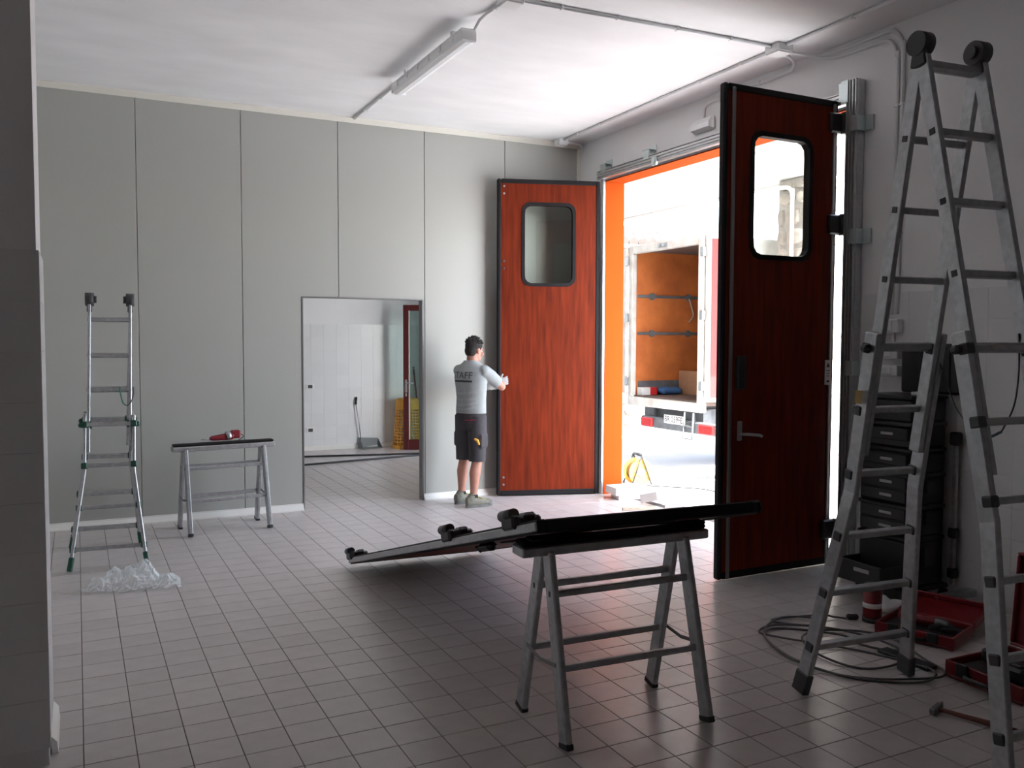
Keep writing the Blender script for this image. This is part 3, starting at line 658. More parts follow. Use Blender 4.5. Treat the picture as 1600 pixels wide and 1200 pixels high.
M['strapt'] = mat('teal_strap', (.02,.06,.065), .8)
ribbon('strap', [(3.60, 2.80, 1.74), (3.63, 2.76, 1.62), (3.66, 2.68, 1.40), (3.66, 2.55, 1.30), (3.62, 2.44, 1.33)], .025, .003, (.6,.7,.2), 'strapt', l2)
ribbon('strap', [(3.62, 2.44, 1.33), (3.58, 2.36, 1.45), (3.56, 2.33, 1.6), (3.55, 2.33, 1.76)], .04, .004, (.8,.6,0), 'strapk', l2)
obj('sticker', MB().bar((3.207, 2.853, 1.50), (3.2072, 2.858, 1.44), .045, .002, (.09,.99,0)), mat('amber_sticker', (.42,.27,.08), .6), l2)
# ================================================================== TRESTLES
def trestle(feet, top_z, ax, label, over=.10, dark=False):
    """feet: (l_back, l_front, r_back, r_front) on the floor; ax: unit axis"""
    fb, ff, rb, rf_ = [Vector((*p, 0)) for p in feet]; c = (fb+ff+rb+rf_)/4; ax = Vector((*ax, 0)).normalized(); pr = Vector((-ax.y, ax.x, 0))
    t = thing('trestle', (c.x, c.y, 0), label, 'trestle', 'aluminium trestles')
    Lh = ((rb+rf_)/2-(fb+ff)/2).length/2
    tops = {}
    for k, (f, sg, sd) in enumerate(((fb,-1,1),(ff,-1,-1),(rb,1,1),(rf_,1,-1))):
        q = c+ax*sg*(Lh-.005)+pr*sd*.035+Vector((0,0,top_z-.03)); tops[k] = (f, q)
        dirv = (q-f).normalized()
        obj('leg', MB().bar(f+dirv*.015, q, .078, .029, pr, .006), 'aludull', t)
        obj('foot', MB().bar(f+Vector((0,0,.002)), f+dirv*.03, .082, .033, pr, .004), 'plasticb', t)
    for s in (.78, .40):
        for i, j_ in ((0, 2), (1, 3)):
            a = tops[i][0].lerp(tops[i][1], s); b = tops[j_][0].lerp(tops[j_][1], s); e = (b-a).normalized()
            r_ = obj('rung', MB().bar(a-e*.002, b+e*.002, .03, .026, Vector((0,0,1)), .004), 'aludull', t)
            if s > .5:
                for q, sgn in ((a, -1), (b, 1)): obj('rung_end', MB().bar(q+e*sgn*.0115, q+e*sgn*.0155, .026, .022, Vector((0,0,1)), .002), 'plasticb', r_)
    for i, j_ in ((0, 1), (2, 3)):
        a = tops[i][0].lerp(tops[i][1], .42); b = tops[j_][0].lerp(tops[j_][1], .42); mid = (a+b)/2-Vector((0,0,.02))
        e = ax*(-.016 if i == 0 else .016)
        obj('spreader', MB().bar(a+e, mid+e, .018, .004, Vector((0,0,1)), .001).bar(mid+e, b+e, .018, .004, Vector((0,0,1)), .001), 'edge', t)
    tb = obj('top_beam', MB().box(c+Vector((0,0,top_z-.022)), (2*(Lh+over), .115, .044), .006, Matrix((ax, pr, (0,0,1))).transposed()), 'aludull', t)
    obj('rubber_pad', MB().box(c+Vector((0,0,top_z+.012)), (2*(Lh+over)-.01, .09, .024), .010, Matrix((ax, pr, (0,0,1))).transposed()), 'rubber', t)
    return t, c, ax
trestle(((1.831, 3.552), (1.814, 3.105), (2.546, 3.522), (2.524, 3.058)), .835, (1, -.04), 'aluminium trestle in the foreground carrying the dark door leaf', over=.13)
_, tc_, tax = trestle(((.812, 8.397), (.861, 7.985), (1.515, 8.49), (1.558, 8.069)), .775, (.99, .12), 'aluminium trestle near the grey panels with a red power tool on it', over=.10)
# padding bars between near trestle and leaf
obj('padded_batten', MB().box((2.19, 3.285, .867), (.92, .06, .015), .006, Matrix.Rotation(-.04,3,'Z')), 'rubber', label='black padded batten along the foreground trestle top', cat='batten')
# ================================================================== CEILING LAMP, CONDUITS, BOXES
M['diff'] = mat('lamp_cover', (.90,.92,.92), .2)
lp = thing('tube_lamp', (2.535, 6.5, 3.86), 'long waterproof tube lamp under the ceiling, switched off', 'lamp')
lx, ly0, ly1 = 2.535, 5.77, 7.28
obj('housing', MB().prism([(lx-.055, ly0, 3.935), (lx-.06, ly0, 3.90), (lx+.06, ly0, 3.90), (lx+.055, ly0, 3.935)], (0, ly1-ly0, 0)), 'pvc', lp)
obj('cover', MB().prism([(lx-.062, ly0+.004, 3.899), (lx-.05, ly0+.004, 3.855), (lx-.02, ly0+.004, 3.84), (lx+.02, ly0+.004, 3.84), (lx+.05, ly0+.004, 3.855), (lx+.062, ly0+.004, 3.899)], (0, ly1-ly0-.008, 0)), 'diff', lp)
for y in (ly0, ly1): obj('end_cap', MB().box((lx, y, 3.885), (.128, .02, .085), .012), 'pvc', lp)
for i in range(6):
    y = ly0+.15+i*(ly1-ly0-.3)/5
    for sx in (-1, 1): obj('latch', MB().box((lx+sx*.064, y, 3.90), (.01, .03, .05), .003), 'white', lp)
for y in (ly0+.25, ly1-.25): obj('hanger', MB().bb(lx-.03, lx+.03, y-.02, y+.02, 3.935, ZC), 'pvc', lp)
zc = ZC-.0145
def cclips(pts, nrm=(0,0,1), ax=None): return [(p, ax, nrm) for p in pts]
ctop = (0,0,1)
conduit_run('conduit', [(2.57, YB-.05, zc), (2.57, 7.50, zc), (2.56, 7.42, zc-.015), (2.55, 7.34, 3.905)], .0125, 'ceiling conduit between the tube lamp and the panel wall', cclips([(2.57, 8.35, zc), (2.57, 7.9, zc)], ctop, (0,1,0)))
conduit_run('conduit', [(2.55, 5.70, 3.905), (2.56, 5.63, zc-.015), (2.57, 5.55, zc), (2.58, 5.32, zc)], .0125, 'short ceiling conduit between the tube lamp and the square box', cclips([(2.577, 5.42, zc)], ctop, (0,1,0)))
jb = dict(cat='junction box')
def jbox(c, label, s_=.12, h=.055, ceil=True):
    t = thing('junction_box', c, label, 'junction box')
    x, y, z = c
    obj('body', MB().bb(x-s_/2, x+s_/2, y-s_/2, y+s_/2, z-h, z, .006), 'pvc', t); obj('lid', MB().bb(x-s_/2+.006, x+s_/2-.006, y-s_/2+.006, y+s_/2-.006, z-h-.008, z-h, .003), 'white', t); return t
jbox((2.60, 5.23, ZC), 'square junction box at the top edge, beyond the tube lamp', .14)
jbox((4.86, 5.16, ZC), 'square junction box where ceiling conduits meet above the dark leaf', .15, .06)
jbox((4.93, 8.63, ZC), 'small junction box in the ceiling corner above the red leaf', .12, .06)
conduit_run('conduit', [(2.68, 5.225, zc), (4.785, 5.165, zc)], .0125, 'long ceiling conduit running across between the two square boxes', cclips([(2.98, 5.217, zc), (3.42, 5.204, zc), (3.92, 5.19, zc), (4.4, 5.176, zc)], ctop, (1,0,0)))
conduit_run('conduit', [(4.87, 5.24, zc), (4.93, 8.57, zc)], .0125, 'ceiling conduit running alongside the doorway wall into the corner', cclips([(4.87+(y-5.24)*.018, y, zc) for y in (5.6, 6.15, 6.7, 7.25, 7.8, 8.25)], ctop, (0,1,0)))
conduit_run('conduit', [(4.865, 5.08, zc), (4.80, -2.0, zc)], .0125, 'ceiling conduit leading from the meeting box towards the camera', cclips([(4.86, 4.45, zc), (4.85, 3.8, zc)], ctop, (0,1,0)))
xw = XR-.0145
conduit_run('conduit', spline([(4.99, 8.63, zc-.012), (5.10, 8.64, zc-.012), (5.19, 8.665, zc-.014), (5.245, 8.72, zc-.03), (5.25, 8.74, zc-.08)], 5), .016, 'flexible conduit bending into the corner above the red leaf')
conduit_run('conduit', spline([(4.93, 5.18, zc-.015), (5.05, 5.17, zc-.015), (5.15, 5.14, zc-.02), (5.23, 5.06, zc-.025), (xw, 4.96, zc-.025), (xw, 4.62, zc-.025), (xw, 4.47, zc-.03), (xw, 4.40, zc-.07), (xw, 4.36, zc-.16), (xw, 4.352, zc-.3), (xw, 4.352, 1.92)], 6), .0135, 'upper of the paired conduits turning down the right wall', cclips([(xw, 4.352, 3.4), (xw, 4.352, 2.5)], (1,0,0), (0,0,1)), 'paired conduits on the right wall')
conduit_run('conduit', spline([(4.93, 5.13, zc-.03), (5.08, 5.10, zc-.04), (5.20, 5.02, zc-.07), (xw, 4.90, zc-.075), (xw, 4.62, zc-.075), (xw, 4.50, zc-.085), (xw, 4.44, zc-.13), (xw, 4.405, zc-.22), (xw, 4.398, zc-.35), (xw, 4.398, 1.92)], 6), .0135, 'lower of the paired conduits turning down the right wall', cclips([(xw, 4.398, 3.4), (xw, 4.398, 2.5)], (1,0,0), (0,0,1)), 'paired conduits on the right wall')
conduit_run('conduit', spline([(4.92, 5.20, zc-.02), (5.08, 5.25, zc-.03), (5.2, 5.36, zc-.045), (xw, 5.55, zc-.05), (xw, 6.30, zc-.05), (xw, 6.47, zc-.055), (xw, 6.53, zc-.09), (xw, 6.54, zc-.16), (xw, 6.54, 3.79)], 6), .0135, 'conduit along the lintel bending down to the emergency light', cclips([(xw, 5.8, zc-.05)], (1,0,0), (0,1,0)))
em = thing('emergency_light', (5.24, 6.53, 3.66), 'white emergency light on the wall above the doorway', 'lamp')
obj('base', MB().bb(5.235, XR-.001, 6.385, 6.68, 3.665, 3.79, .012), 'white', em); obj('cover', MB().prism([(5.235, 6.40, 3.675), (5.205, 6.41, 3.69), (5.205, 6.41, 3.735), (5.235, 6.40, 3.78)], (0, .265, 0)), 'diff', em)
for z0, z1, h_, lab in ((1.785, 1.885, .1, 'grey switch box below the paired conduits, topmost of three'), (1.60, 1.68, .08, 'middle grey socket box on the right wall behind the ladder'), (1.475, 1.555, .08, 'lowest grey socket box just above the tool boxes')):
    b_ = thing('socket_box', (XR-.03, 4.375, z0), lab, 'socket box', 'socket boxes on the right wall')
    obj('box', MB().bb(XR-.07, XR-.011, 4.30, 4.45, z0, z1, .006), 'pvc', b_); obj('flap', MB().bb(XR-.078, XR-.07, 4.345, 4.44, z0+.015, z1-.012, .004), 'pvc', b_)
conduit_run('conduit', [(xw-.01, 4.375, 1.784), (xw-.01, 4.375, 1.681)], .0125, 'short conduit between the top and middle socket boxes')
conduit_run('conduit', [(xw-.01, 4.375, 1.599), (xw-.01, 4.375, 1.556)], .0125, 'stub of conduit between the middle and lowest socket boxes')
# ================================================================== NEXT ROOM
for z, lab in ((1.0, 'upper white wall socket seen through the doorway'), (.32, 'lower white wall socket seen through the doorway')):
    b_ = thing('wall_socket', (3.235, YN-.012, z-.04), lab, 'socket', 'sockets in the next room')
    obj('plate', MB().bb(3.17, 3.30, YN-.024, YN-.0105, z-.045, z+.045, .004), 'white', b_); obj('insert', MB().bb(3.20, 3.27, YN-.027, YN-.024, z-.025, z+.025), 'dgrey', b_)
M['oxblood'] = mat('oxblood_frame', (.10,.012,.012), .4); M['dpan'] = mat('grey_dustpan', (.20,.215,.215), .5)
M['doorglass'] = glass_mat('door_glass', (.80,.90,.88))
gd_o = Vector((4.572, 12.95, .005)); gd_u = Vector((.905, -.425, 0)).normalized(); gd_n = Vector((.425, .905, 0)).normalized()
mwg = Matrix(((gd_u.x, gd_n.x, 0, gd_o.x), (gd_u.y, gd_n.y, 0, gd_o.y), (0, 0, 1, gd_o.z), (0,0,0,1)))
gd = thing_m('glass_door', mwg, 'open glass door with a dark red frame in the next room', 'door')
LG = lambda mb: mb.xf(lambda p: mwg @ p)
GW = .74
obj('frame', LG(MB().bb(0, .085, 0, .05, 0, 2.27, .004).bb(GW-.085, GW, 0, .05, 0, 2.27, .004).bb(.085, GW-.085, 0, .05, 0, .16, .004).bb(.085, GW-.085, 0, .05, 2.18, 2.27, .004)), 'oxblood', gd)
obj('bead', LG(MB().bb(.085, .10, -.002, .052, .16, 2.18).bb(GW-.10, GW-.085, -.002, .052, .16, 2.18)), 'trimc', gd)
obj('pane', LG(MB().bb(.085, GW-.085, .022, .028, .16, 2.18)), 'doorglass', gd)
obj('handle', LG(MB().bb(.025, .06, -.012, 0, .90, 1.10, .004).tube([(.042, -.005, 1.05), (.042, -.05, 1.05), (.16, -.055, 1.05)], .009, 8).bb(.03, .055, -.014, 0, .84, .89, .003)), 'steel', gd)
# yellow perforated basket, upside down
bk = thing('yellow_basket', (4.73, 13.215, 0), 'yellow perforated plastic basket standing upside down behind the glass door', 'basket')
bc = Vector((4.73, 13.215, 0)); rb_, rt_, bh = .232, .178, .80; NR, NV = 14, 26
rad = lambda z: rb_+(rt_-rb_)*z/bh
def hoop(z, h, t_=.006, ex=0):
    n = 36; V = []
    for zz, dr in ((z, 0), (z+h, 0), (z+h, -t_), (z, -t_)):
        for k in range(n): a = 2*PI*k/n; V.append(bc+Vector(((rad(zz)+dr+ex)*math.cos(a), (rad(zz)+dr+ex)*math.sin(a), zz)))
    return MB().add(V, [(i*n+k, i*n+(k+1) % n, ((i+1) % 4)*n+(k+1) % n, ((i+1) % 4)*n+k) for i in range(4) for k in range(n)])
obj('rim', hoop(0, .055, .01, .012), 'yellow', bk); obj('band', hoop(.62, .15), 'yellow', bk)
for i in range(11): obj('hoop', hoop(.10+i*.048, .016), 'yellow', bk)
rib = MB()
for k in range(NV):
    a = 2*PI*k/NV; d_ = Vector((math.cos(a), math.sin(a), 0)); e_ = Vector((-d_.y, d_.x, 0))
    rib.bar(bc+d_*(rad(.05)-.003)+Vector((0,0,.05)), bc+d_*(rad(.63)-.003)+Vector((0,0,.63)), .006, .018, d_, 0)
obj('rib', rib, 'yellow', bk, kind='stuff')
obj('base', MB().loft([(bc+Vector((0,0,.77)), rad(.77), rad(.77), (1,0,0), (0,1,0)), (bc+Vector((0,0,.79)), rt_-.012, rt_-.012, (1,0,0), (0,1,0)), (bc+Vector((0,0,.80)), rt_-.05, rt_-.05, (1,0,0), (0,1,0))], 36), 'yellow', bk)
# long-handled dustpan
dp = thing('dustpan', (4.12, 13.38, 0), 'grey long-handled dustpan leaning on the far wall', 'dustpan')
obj('pan', MB().prism([(4.00, 13.40, .012), (4.02, 13.24, .004), (4.34, 13.30, .004), (4.30, 13.46, .012)], (0, .02, .006)).prism([(3.99, 13.42, .02), (4.01, 13.24, .006), (4.01, 13.26, .03), (4.02, 13.46, .16)], (.008, 0, 0)).prism([(4.31, 13.47, .012), (4.34, 13.31, .004), (4.34, 13.33, .03), (4.32, 13.47, .14)], (.008, 0, 0)).prism([(3.99, 13.44, .01), (4.32, 13.465, .01), (4.32, 13.475, .15), (3.99, 13.46, .17)], (0, .006, 0)), 'dpan', dp)
obj('handle', MB().tube([(4.03, 13.44, .15), (3.99, 13.42, .45), (3.95, 13.45, .72)], .009, 8), 'steel', dp)
obj('grip', MB().tube([(3.952, 13.449, .70), (3.965, 13.458, .82)], .016, 8), 'plasticb', dp)
bm_ = thing('broom', (5.0, 13.4, 0), 'broom with a dull red stick standing behind the yellow basket', 'broom')
obj('stick', MB().cyl((5.02, 13.38, .10), (4.93, 13.46, 1.28), .013, 10), mat('dull_red_stick', (.22,.05,.05), .5), bm_)
obj('grip', MB().cyl((4.939, 13.452, 1.16), (4.929, 13.461, 1.29), .016, 10), 'plasticb', bm_)
obj('head', MB().box((5.02, 13.38, .07), (.06, .25, .06), .01).box((5.02, 13.38, .02), (.045, .24, .04), .004), 'plasticb', bm_)
# hoses on the floor of the next room
obj('floor_hose', MB().tube([(x, 11.66+(x-1.4)*.163, .0145) for x in (.2, 1.4, 2.756, 3.7, 4.6, 5.1)], .014, 8), 'plasticb', label='black hose across the next room floor, nearer of the two', cat='hose', group='black hoses in the next room')
obj('floor_hose', MB().tube(spline([(.4, 13.05, .0145), (1.8, 12.95, .0145), (2.953, 12.72, .0145), (3.9, 12.50, .0145), (4.55, 12.36, .0145), (5.0, 12.30, .0145)], 5), .014, 8), 'plasticb', label='black hose across the next room floor, nearer the far wall', cat='hose', group='black hoses in the next room')
# ================================================================== SMALL THINGS IN THE ROOM
# red power tool on the far trestle
M['darkred'] = mat('dark_red_plastic', (.20,.012,.02), .4)
ty = .80
pt = thing('power_tool', (1.19, 8.25, ty), 'dark red power tool lying on the far trestle', 'power tool')
ctl = tc_+tax*.0
def tp(a, b, z): return Vector((1.19, 8.24, ty))+tax*a+Vector((-tax.y, tax.x, 0))*b+Vector((0,0,z))
obj('body', remeshed(MB().caps(tp(-.11, 0, .032), tp(.02, 0, .04), .022, .034).caps(tp(.02, 0, .04), tp(.06, 0, .05), .034, .04), .006, 3), 'darkred', pt)
obj('collar', MB().cyl(tp(.015, 0, .045), tp(.055, 0, .055), .041, 18), 'aludull', pt)
obj('battery', MB().box(tp(.10, 0, .06), (.085, .07, .075), .014, Matrix((tax, (-tax.y, tax.x, 0), (0,0,1))).transposed()), 'darkred', pt)
obj('bit', MB().cyl(tp(-.13, 0, .03), tp(-.20, 0, .026), .006, 8), 'steel', pt)
obj('cord', MB().tube(spline([tp(.14, 0, .06), tp(.165, 0, .05), tp(.17, .0, .03), tp(.13, .0, .006)], 5), .004, 6), 'plasticb', pt)
# crumpled clear plastic film
def film():
    rnd = random.Random(5); mb = MB()
    C0 = Vector((.30, 6.52, 0))
    n = 46; V = []; Fs = []
    def hgt(x, y):
        h = 0
        for cx, cy_, rx, ry, a in ((.02,.08,.10,.10,.125),(-.09,.08,.07,.09,.135),(.10,.06,.09,.09,.15),(-.18,.02,.10,.07,.085),(.24,-.08,.09,.07,.09),(.03,-.02,.14,.08,.09)):
            h = max(h, a*math.exp(-((x-cx)/rx)**2-((y-cy_)/ry)**2))
        return h
    for i in range(n):
        for k in range(n):
            x, y = -.30+.62*i/(n-1), -.17+.37*k/(n-1)
            h = hgt(x, y)
            fx = (abs(math.sin(23*x+17*y+2*math.sin(11*y)))+abs(math.sin(31*y-19*x+1.5*math.sin(13*x)))+abs(math.sin(41*x+37*y)))/3
            z = h*(.72+.5*fx)+.028*(fx-.45)*min(1, h*14)+rnd.uniform(-.005, .005)*min(1, h*20)
            V.append((C0+Vector((x+rnd.uniform(-.006,.006), y+rnd.uniform(-.006,.006), max(.002, z))), h))
    for i in range(n-1):
        for k in range(n-1):
            q = (i*n+k, (i+1)*n+k, (i+1)*n+k+1, i*n+k+1)
            if min(V[j][1] for j in q) > .0145+.012*math.sin(i*1.7)*math.sin(k*2.3): Fs += [(q[0],q[1],q[2]), (q[0],q[2],q[3])]
    used = sorted({j for f in Fs for j in f}); mp = {j: i for i, j in enumerate(used)}
    return MB().add([V[j][0] for j in used], [tuple(mp[j] for j in f) for f in Fs])
def film_mat():
    m = bpy.data.materials.new('clear_film'); m.use_nodes = True; nt = m.node_tree; n = nt.nodes; l = nt.links; b = n['Principled BSDF']; out = n['Material Output']
    b.inputs['Base Color'].default_value = (.92,.96,.96,1); b.inputs['Roughness'].default_value = .12; b.inputs['Specular IOR Level'].default_value = .9
    tr = n.new('ShaderNodeBsdfTransparent'); tr.inputs[0].default_value = (.95,.97,.97,1); mx = n.new('ShaderNodeMixShader'); mx.inputs[0].default_value = .5
    l.new(tr.outputs[0], mx.inputs[1]); l.new(b.outputs[0], mx.inputs[2]); l.new(mx.outputs[0], out.inputs[0]); return m
obj('plastic_film', film(), film_mat(), label='crumpled clear plastic film on the floor beside the narrow ladder', cat='plastic film')
# tool on the floor beyond the trestle
tf = thing('roller_fitting', (5.0, 6.35, 0), 'small metal door fitting lying on the floor near the threshold', 'fitting')
obj('plate', MB().bar((4.75, 6.36, .012), (5.05, 6.45, .016), .045, .012, (0,0,1)).bar((5.0, 6.40, .02), (5.13, 6.45, .03), .03, .03, (0,0,1)), 'aludull', tf)
obj('roller', MB().cyl((5.10, 6.42, .028), (5.14, 6.45, .028), .027, 14).cyl((5.03, 6.47, .024), (5.06, 6.50, .024), .022, 14), 'plasticb', tf)
# ---- stack of black tool boxes by the wall
M['boxk'] = mat('tool_box_black', (.016,.016,.018), .45); M['labelw'] = mat('handle_label', (.38,.38,.39), .5)
sx0, sx1, sy0, sy1 = 4.86, 5.20, 3.89, 4.30
zz = .10; heights = (.33, .21, .21, .17, .17, .18)
base = thing('tool_trolley', (5.02, 4.1, 0), 'black wheeled trolley base under the stack of tool boxes', 'trolley')
obj('platform', MB().bb(sx0-.02, sx1+.03, sy0-.03, sy1+.03, .07, .10, .01), 'boxk', base)
for x in (sx0+.03, sx1-.02):
    for y in (sy0-.02, sy1-.0): obj('wheel', MB().cyl((x, y-.015, .036), (x, y+.015, .036), .035, 16), 'rubber', base)
hp = obj('handle_post', MB().bar((5.21, 3.825, .10), (5.21, 3.825, 1.05), .03, .03, (1,0,0), .004), 'aludull', base); obj('handle_grip', MB().box((5.21, 3.825, 1.08), (.06, .07, .09), .012), 'boxk', base)
for z in (.45, .18): obj('post_clamp', MB().box((5.21, 3.825, z), (.06, .06, .07), .012), 'boxk', base)
names = ['lowest black tool box of the stack, right on the trolley', 'black tool box second from the bottom of the stack', 'black tool box third from the bottom of the stack', 'black tool box fourth from the bottom of the stack', 'black tool box fifth from the bottom of the stack', 'open black tote on top of the tool box stack, lid up']
for i, h_ in enumerate(heights):
    t = thing('tool_box', ((sx0+sx1)/2, (sy0+sy1)/2, zz), names[i], 'tool box', 'stacked black tool boxes')
    obj('body', MB().bb(sx0, sx1, sy0, sy1, zz+.002, zz+h_-.03, .012), 'boxk', t); obj('lid', MB().bb(sx0-.008, sx1+.005, sy0-.008, sy1+.008, zz+h_-.03, zz+h_-.002, .008), 'boxk', t)
    if 0 < i < 5:
        for z in ((zz+h_*.25, zz+h_*.68) if h_ > .2 else (zz+h_*.5,)):
            dw = obj('drawer', MB().bb(sx0-.018, sx0, sy0+.02, sy1-.02, z-.035, z+.045, .006), 'boxk', t); obj('drawer_label', MB().bb(sx0-.026, sx0-.018, sy0+.125, sy0+.225, z-.004, z+.016, .003), 'labelw', dw)
    for y in (sy0-.012, sy1+.012): obj('side_latch', MB().bb((sx0+sx1)/2-.04, (sx0+sx1)/2+.04, y-.012, y+.012, zz+h_*.4, zz+h_*.8, .004), 'boxk', t)
    if i == 0:
        dr_ = obj('open_drawer', MB().bb(sx0-.24, sx0, sy0+.02, sy1-.02, zz+.02, zz+.035, .002).bb(sx0-.25, sx0-.23, sy0+.01, sy1-.01, zz+.02, zz+.16, .004).bb(sx0-.24, sx0, sy0+.01, sy0+.025, zz+.02, zz+.15, .002).bb(sx0-.24, sx0, sy1-.025, sy1-.01, zz+.02, zz+.15, .002), 'boxk', t, label='drawer pulled open and full of hand tools')
        obj('drawer_label', MB().bb(sx0-.258, sx0-.25, sy0+.09, sy0+.22, zz+.10, zz+.125, .003), 'labelw', dr_)
        scr_t = zz
    if i == 5:
        obj('raised_lid', MB().box((sx1+.025, (sy0+sy1)/2-.068, zz+h_+.17), (.03, .50, .34), .02).bb(sx1-.002, sx1+.01, 4.04, 4.12, zz+h_+.05, zz+h_+.3, .004).bb(sx1-.002, sx1+.01, 3.88, 3.94, zz+h_+.05, zz+h_+.3, .004), 'boxk', t)
        obj('fitting', MB().bb(sx0+.12, sx0+.20, sy0+.03, sy0+.11, zz+h_-.002, zz+h_+.02, .003), 'steel', t)
    zz += h_
for k, (y, m_) in enumerate(((4.0, 'red'), (4.07, 'steel'), (4.14, 'red'), (4.2, 'steel'))):
    t = thing('screwdriver', (sx0-.13, y, scr_t+.036), ['red screwdriver in the open drawer, nearest the camera', 'plain steel chisel in the open drawer beside the red screwdriver', 'red screwdriver in the middle of the open drawer', 'plain steel rod in the open drawer, farthest from the camera'][k], 'hand tool', 'hand tools in the open drawer')
    obj('handle', MB().cyl((sx0-.20, y, scr_t+.055), (sx0-.11, y, scr_t+.055), .014, 10), m_, t); obj('shaft', MB().cyl((sx0-.11, y, scr_t+.055), (sx0-.01, y+.01, scr_t+.055), .004, 8), 'steel', t)
# ---- red tool cases, open and full
M['casered'] = mat('case_red', (.20,.007,.013), .45); M['caseblk'] = mat('case_insert', (.03,.022,.024), .6)
def case(O, rz, W, D, h, label, lid_a, inner=True):
    O = Vector(O); R = Matrix.Rotation(rz, 4, 'Z'); mw = Matrix.Translation(O) @ R; t = thing('tool_case', O, label, 'tool case', 'red tool cases', rz=rz)
    Lc = lambda mb: mb.xf(lambda p: mw @ p)
    obj('tray', Lc(MB().bb(-W/2, W/2, -D/2, D/2, .005, .02, .004).bb(-W/2, W/2, -D/2, -D/2+.015, .02, h, .004).bb(-W/2, W/2, D/2-.015, D/2, .02, h, .004).bb(-W/2, -W/2+.015, -D/2+.015, D/2-.015, .02, h, .004).bb(W/2-.015, W/2, -D/2+.015, D/2-.015, .02, h, .004)), 'casered', t)
    obj('insert', Lc(MB().bb(-W/2+.016, W/2-.016, -D/2+.016, D/2-.016, .021, h*.6, .003)), 'caseblk', t)
    for x in (-W*.25, W*.25): obj('latch', Lc(MB().bb(x-.03, x+.03, -D/2-.018, -D/2, h*.3, h+.01, .004)), 'plasticb', t)
    obj('carry_handle', Lc(MB().tube(spline([(-.07, -D/2, h*.5), (-.06, -D/2-.035, h*.5), (.06, -D/2-.035, h*.5), (.07, -D/2, h*.5)], 4), .012, 8)), 'plasticb', t)
    c, s_ = math.cos(lid_a), math.sin(lid_a); hy = D/2-.005
    Rl = Matrix.Rotation(lid_a, 3, 'X')
    def lidbox(y0, y1, x0, x1, z0, z1): return MB().box(Vector((0, hy, h+.004))+Rl @ Vector(((x0+x1)/2, -(y0+y1)/2, (z0+z1)/2)), (x1-x0, y1-y0, z1-z0), .006, Rl)
    ld = Lc(lidbox(0, D, -W/2, W/2, .035, .05)); 
    ld.add(*[Lc(lidbox(0, .015, -W/2, W/2, .0, .035)).v, [tuple(f) for f in lidbox(0,.015,-W/2,W/2,0,.035).f]])
    for y0, y1, x0, x1 in ((D-.015, D, -W/2, W/2), (.015, D-.015, -W/2, -W/2+.015), (.015, D-.015, W/2-.015, W/2)):
        q = lidbox(y0, y1, x0, x1, 0, .035); ld.add(Lc(q).v, q.f)
    obj('lid', ld, 'casered', t)
    return t, mw
c1, m1 = case((4.42, 3.42, 0), -1.25, .44, .34, .075, 'open red tool case lying flat behind the big ladder', -3.0)
c2, m2 = case((4.22, 2.73, 0), -1.60, .42, .50, .09, 'open red tool case with a drill in it, lid standing up', -1.66)
dt = thing('drill_driver', m2 @ Vector((-.02, 0, .06)), 'black and red battery drill lying in the open tool case', 'drill')
Ld = lambda mb: mb.xf(lambda p: m2 @ p)
obj('battery', Ld(MB().box((-.10, -.02, .105), (.11, .075, .07), .012)), 'plasticb', dt); obj('label', Ld(MB().bb(-.14, -.07, -.04, 0, .1405, .1415)), 'labelw', dt)
obj('body', Ld(MB().caps((-.04, -.02, .10), (.10, .04, .10), .03, .034).cyl((.10, .04, .10), (.17, .07, .10), .022, 14)), 'darkred', dt)
ag = thing('angle_grinder', m1 @ Vector((0, 0, .05)), 'dark red angle grinder lying in the flat open tool case', 'grinder')
La = lambda mb: mb.xf(lambda p: m1 @ p)
obj('body', La(MB().caps((-.13, .02, .085), (.04, .03, .085), .028, .034)), 'darkred', ag); obj('gear_head', La(MB().caps((.06, .03, .085), (.11, .03, .085), .030, .024)), 'edge', ag)
obj('guard', La(MB().cyl((.11, .03, .055), (.11, .03, .072), .062, 22)), 'plasticb', ag); obj('side_handle', La(MB().caps((.09, -.02, .085), (.08, -.11, .09), .014, .017)), 'plasticb', ag)
obj('charger', Ld(MB().box((.09, -.12, .10), (.13, .11, .075), .014).box((.09, -.12, .145), (.09, .07, .02), .006)), 'plasticb', label='black battery charger beside the drill in the tool case', cat='charger')
ct = thing('red_canister', (4.36, 3.74, 0), 'small red and black canister standing behind the ladder rail', 'canister')
obj('body', MB().cyl((4.36, 3.74, .02), (4.36, 3.74, .20), .055, 20), 'casered', ct); obj('cap', MB().cyl((4.36, 3.74, .20), (4.36, 3.74, .235), .05, 20), 'plasticb', ct); obj('foot_ring', MB().cyl((4.36, 3.74, 0), (4.36, 3.74, .03), .058, 20), 'plasticb', ct); obj('label', MB().cyl((4.36, 3.74, .09), (4.36, 3.74, .12), .0558, 20), 'white', ct)
obj('crumpled_rag', remeshed(MB().ell((4.62, 3.80, .04), (.10,.06,.045)).ell((4.72, 3.77, .035), (.09,.06,.04)).ell((4.56, 3.83, .06), (.04,.04,.06)).ell((4.70, 3.74, .025), (.07,.05,.03)), .012, 2), 'foamw', label='crumpled white wrapping behind the red tool cases', cat='wrapping')
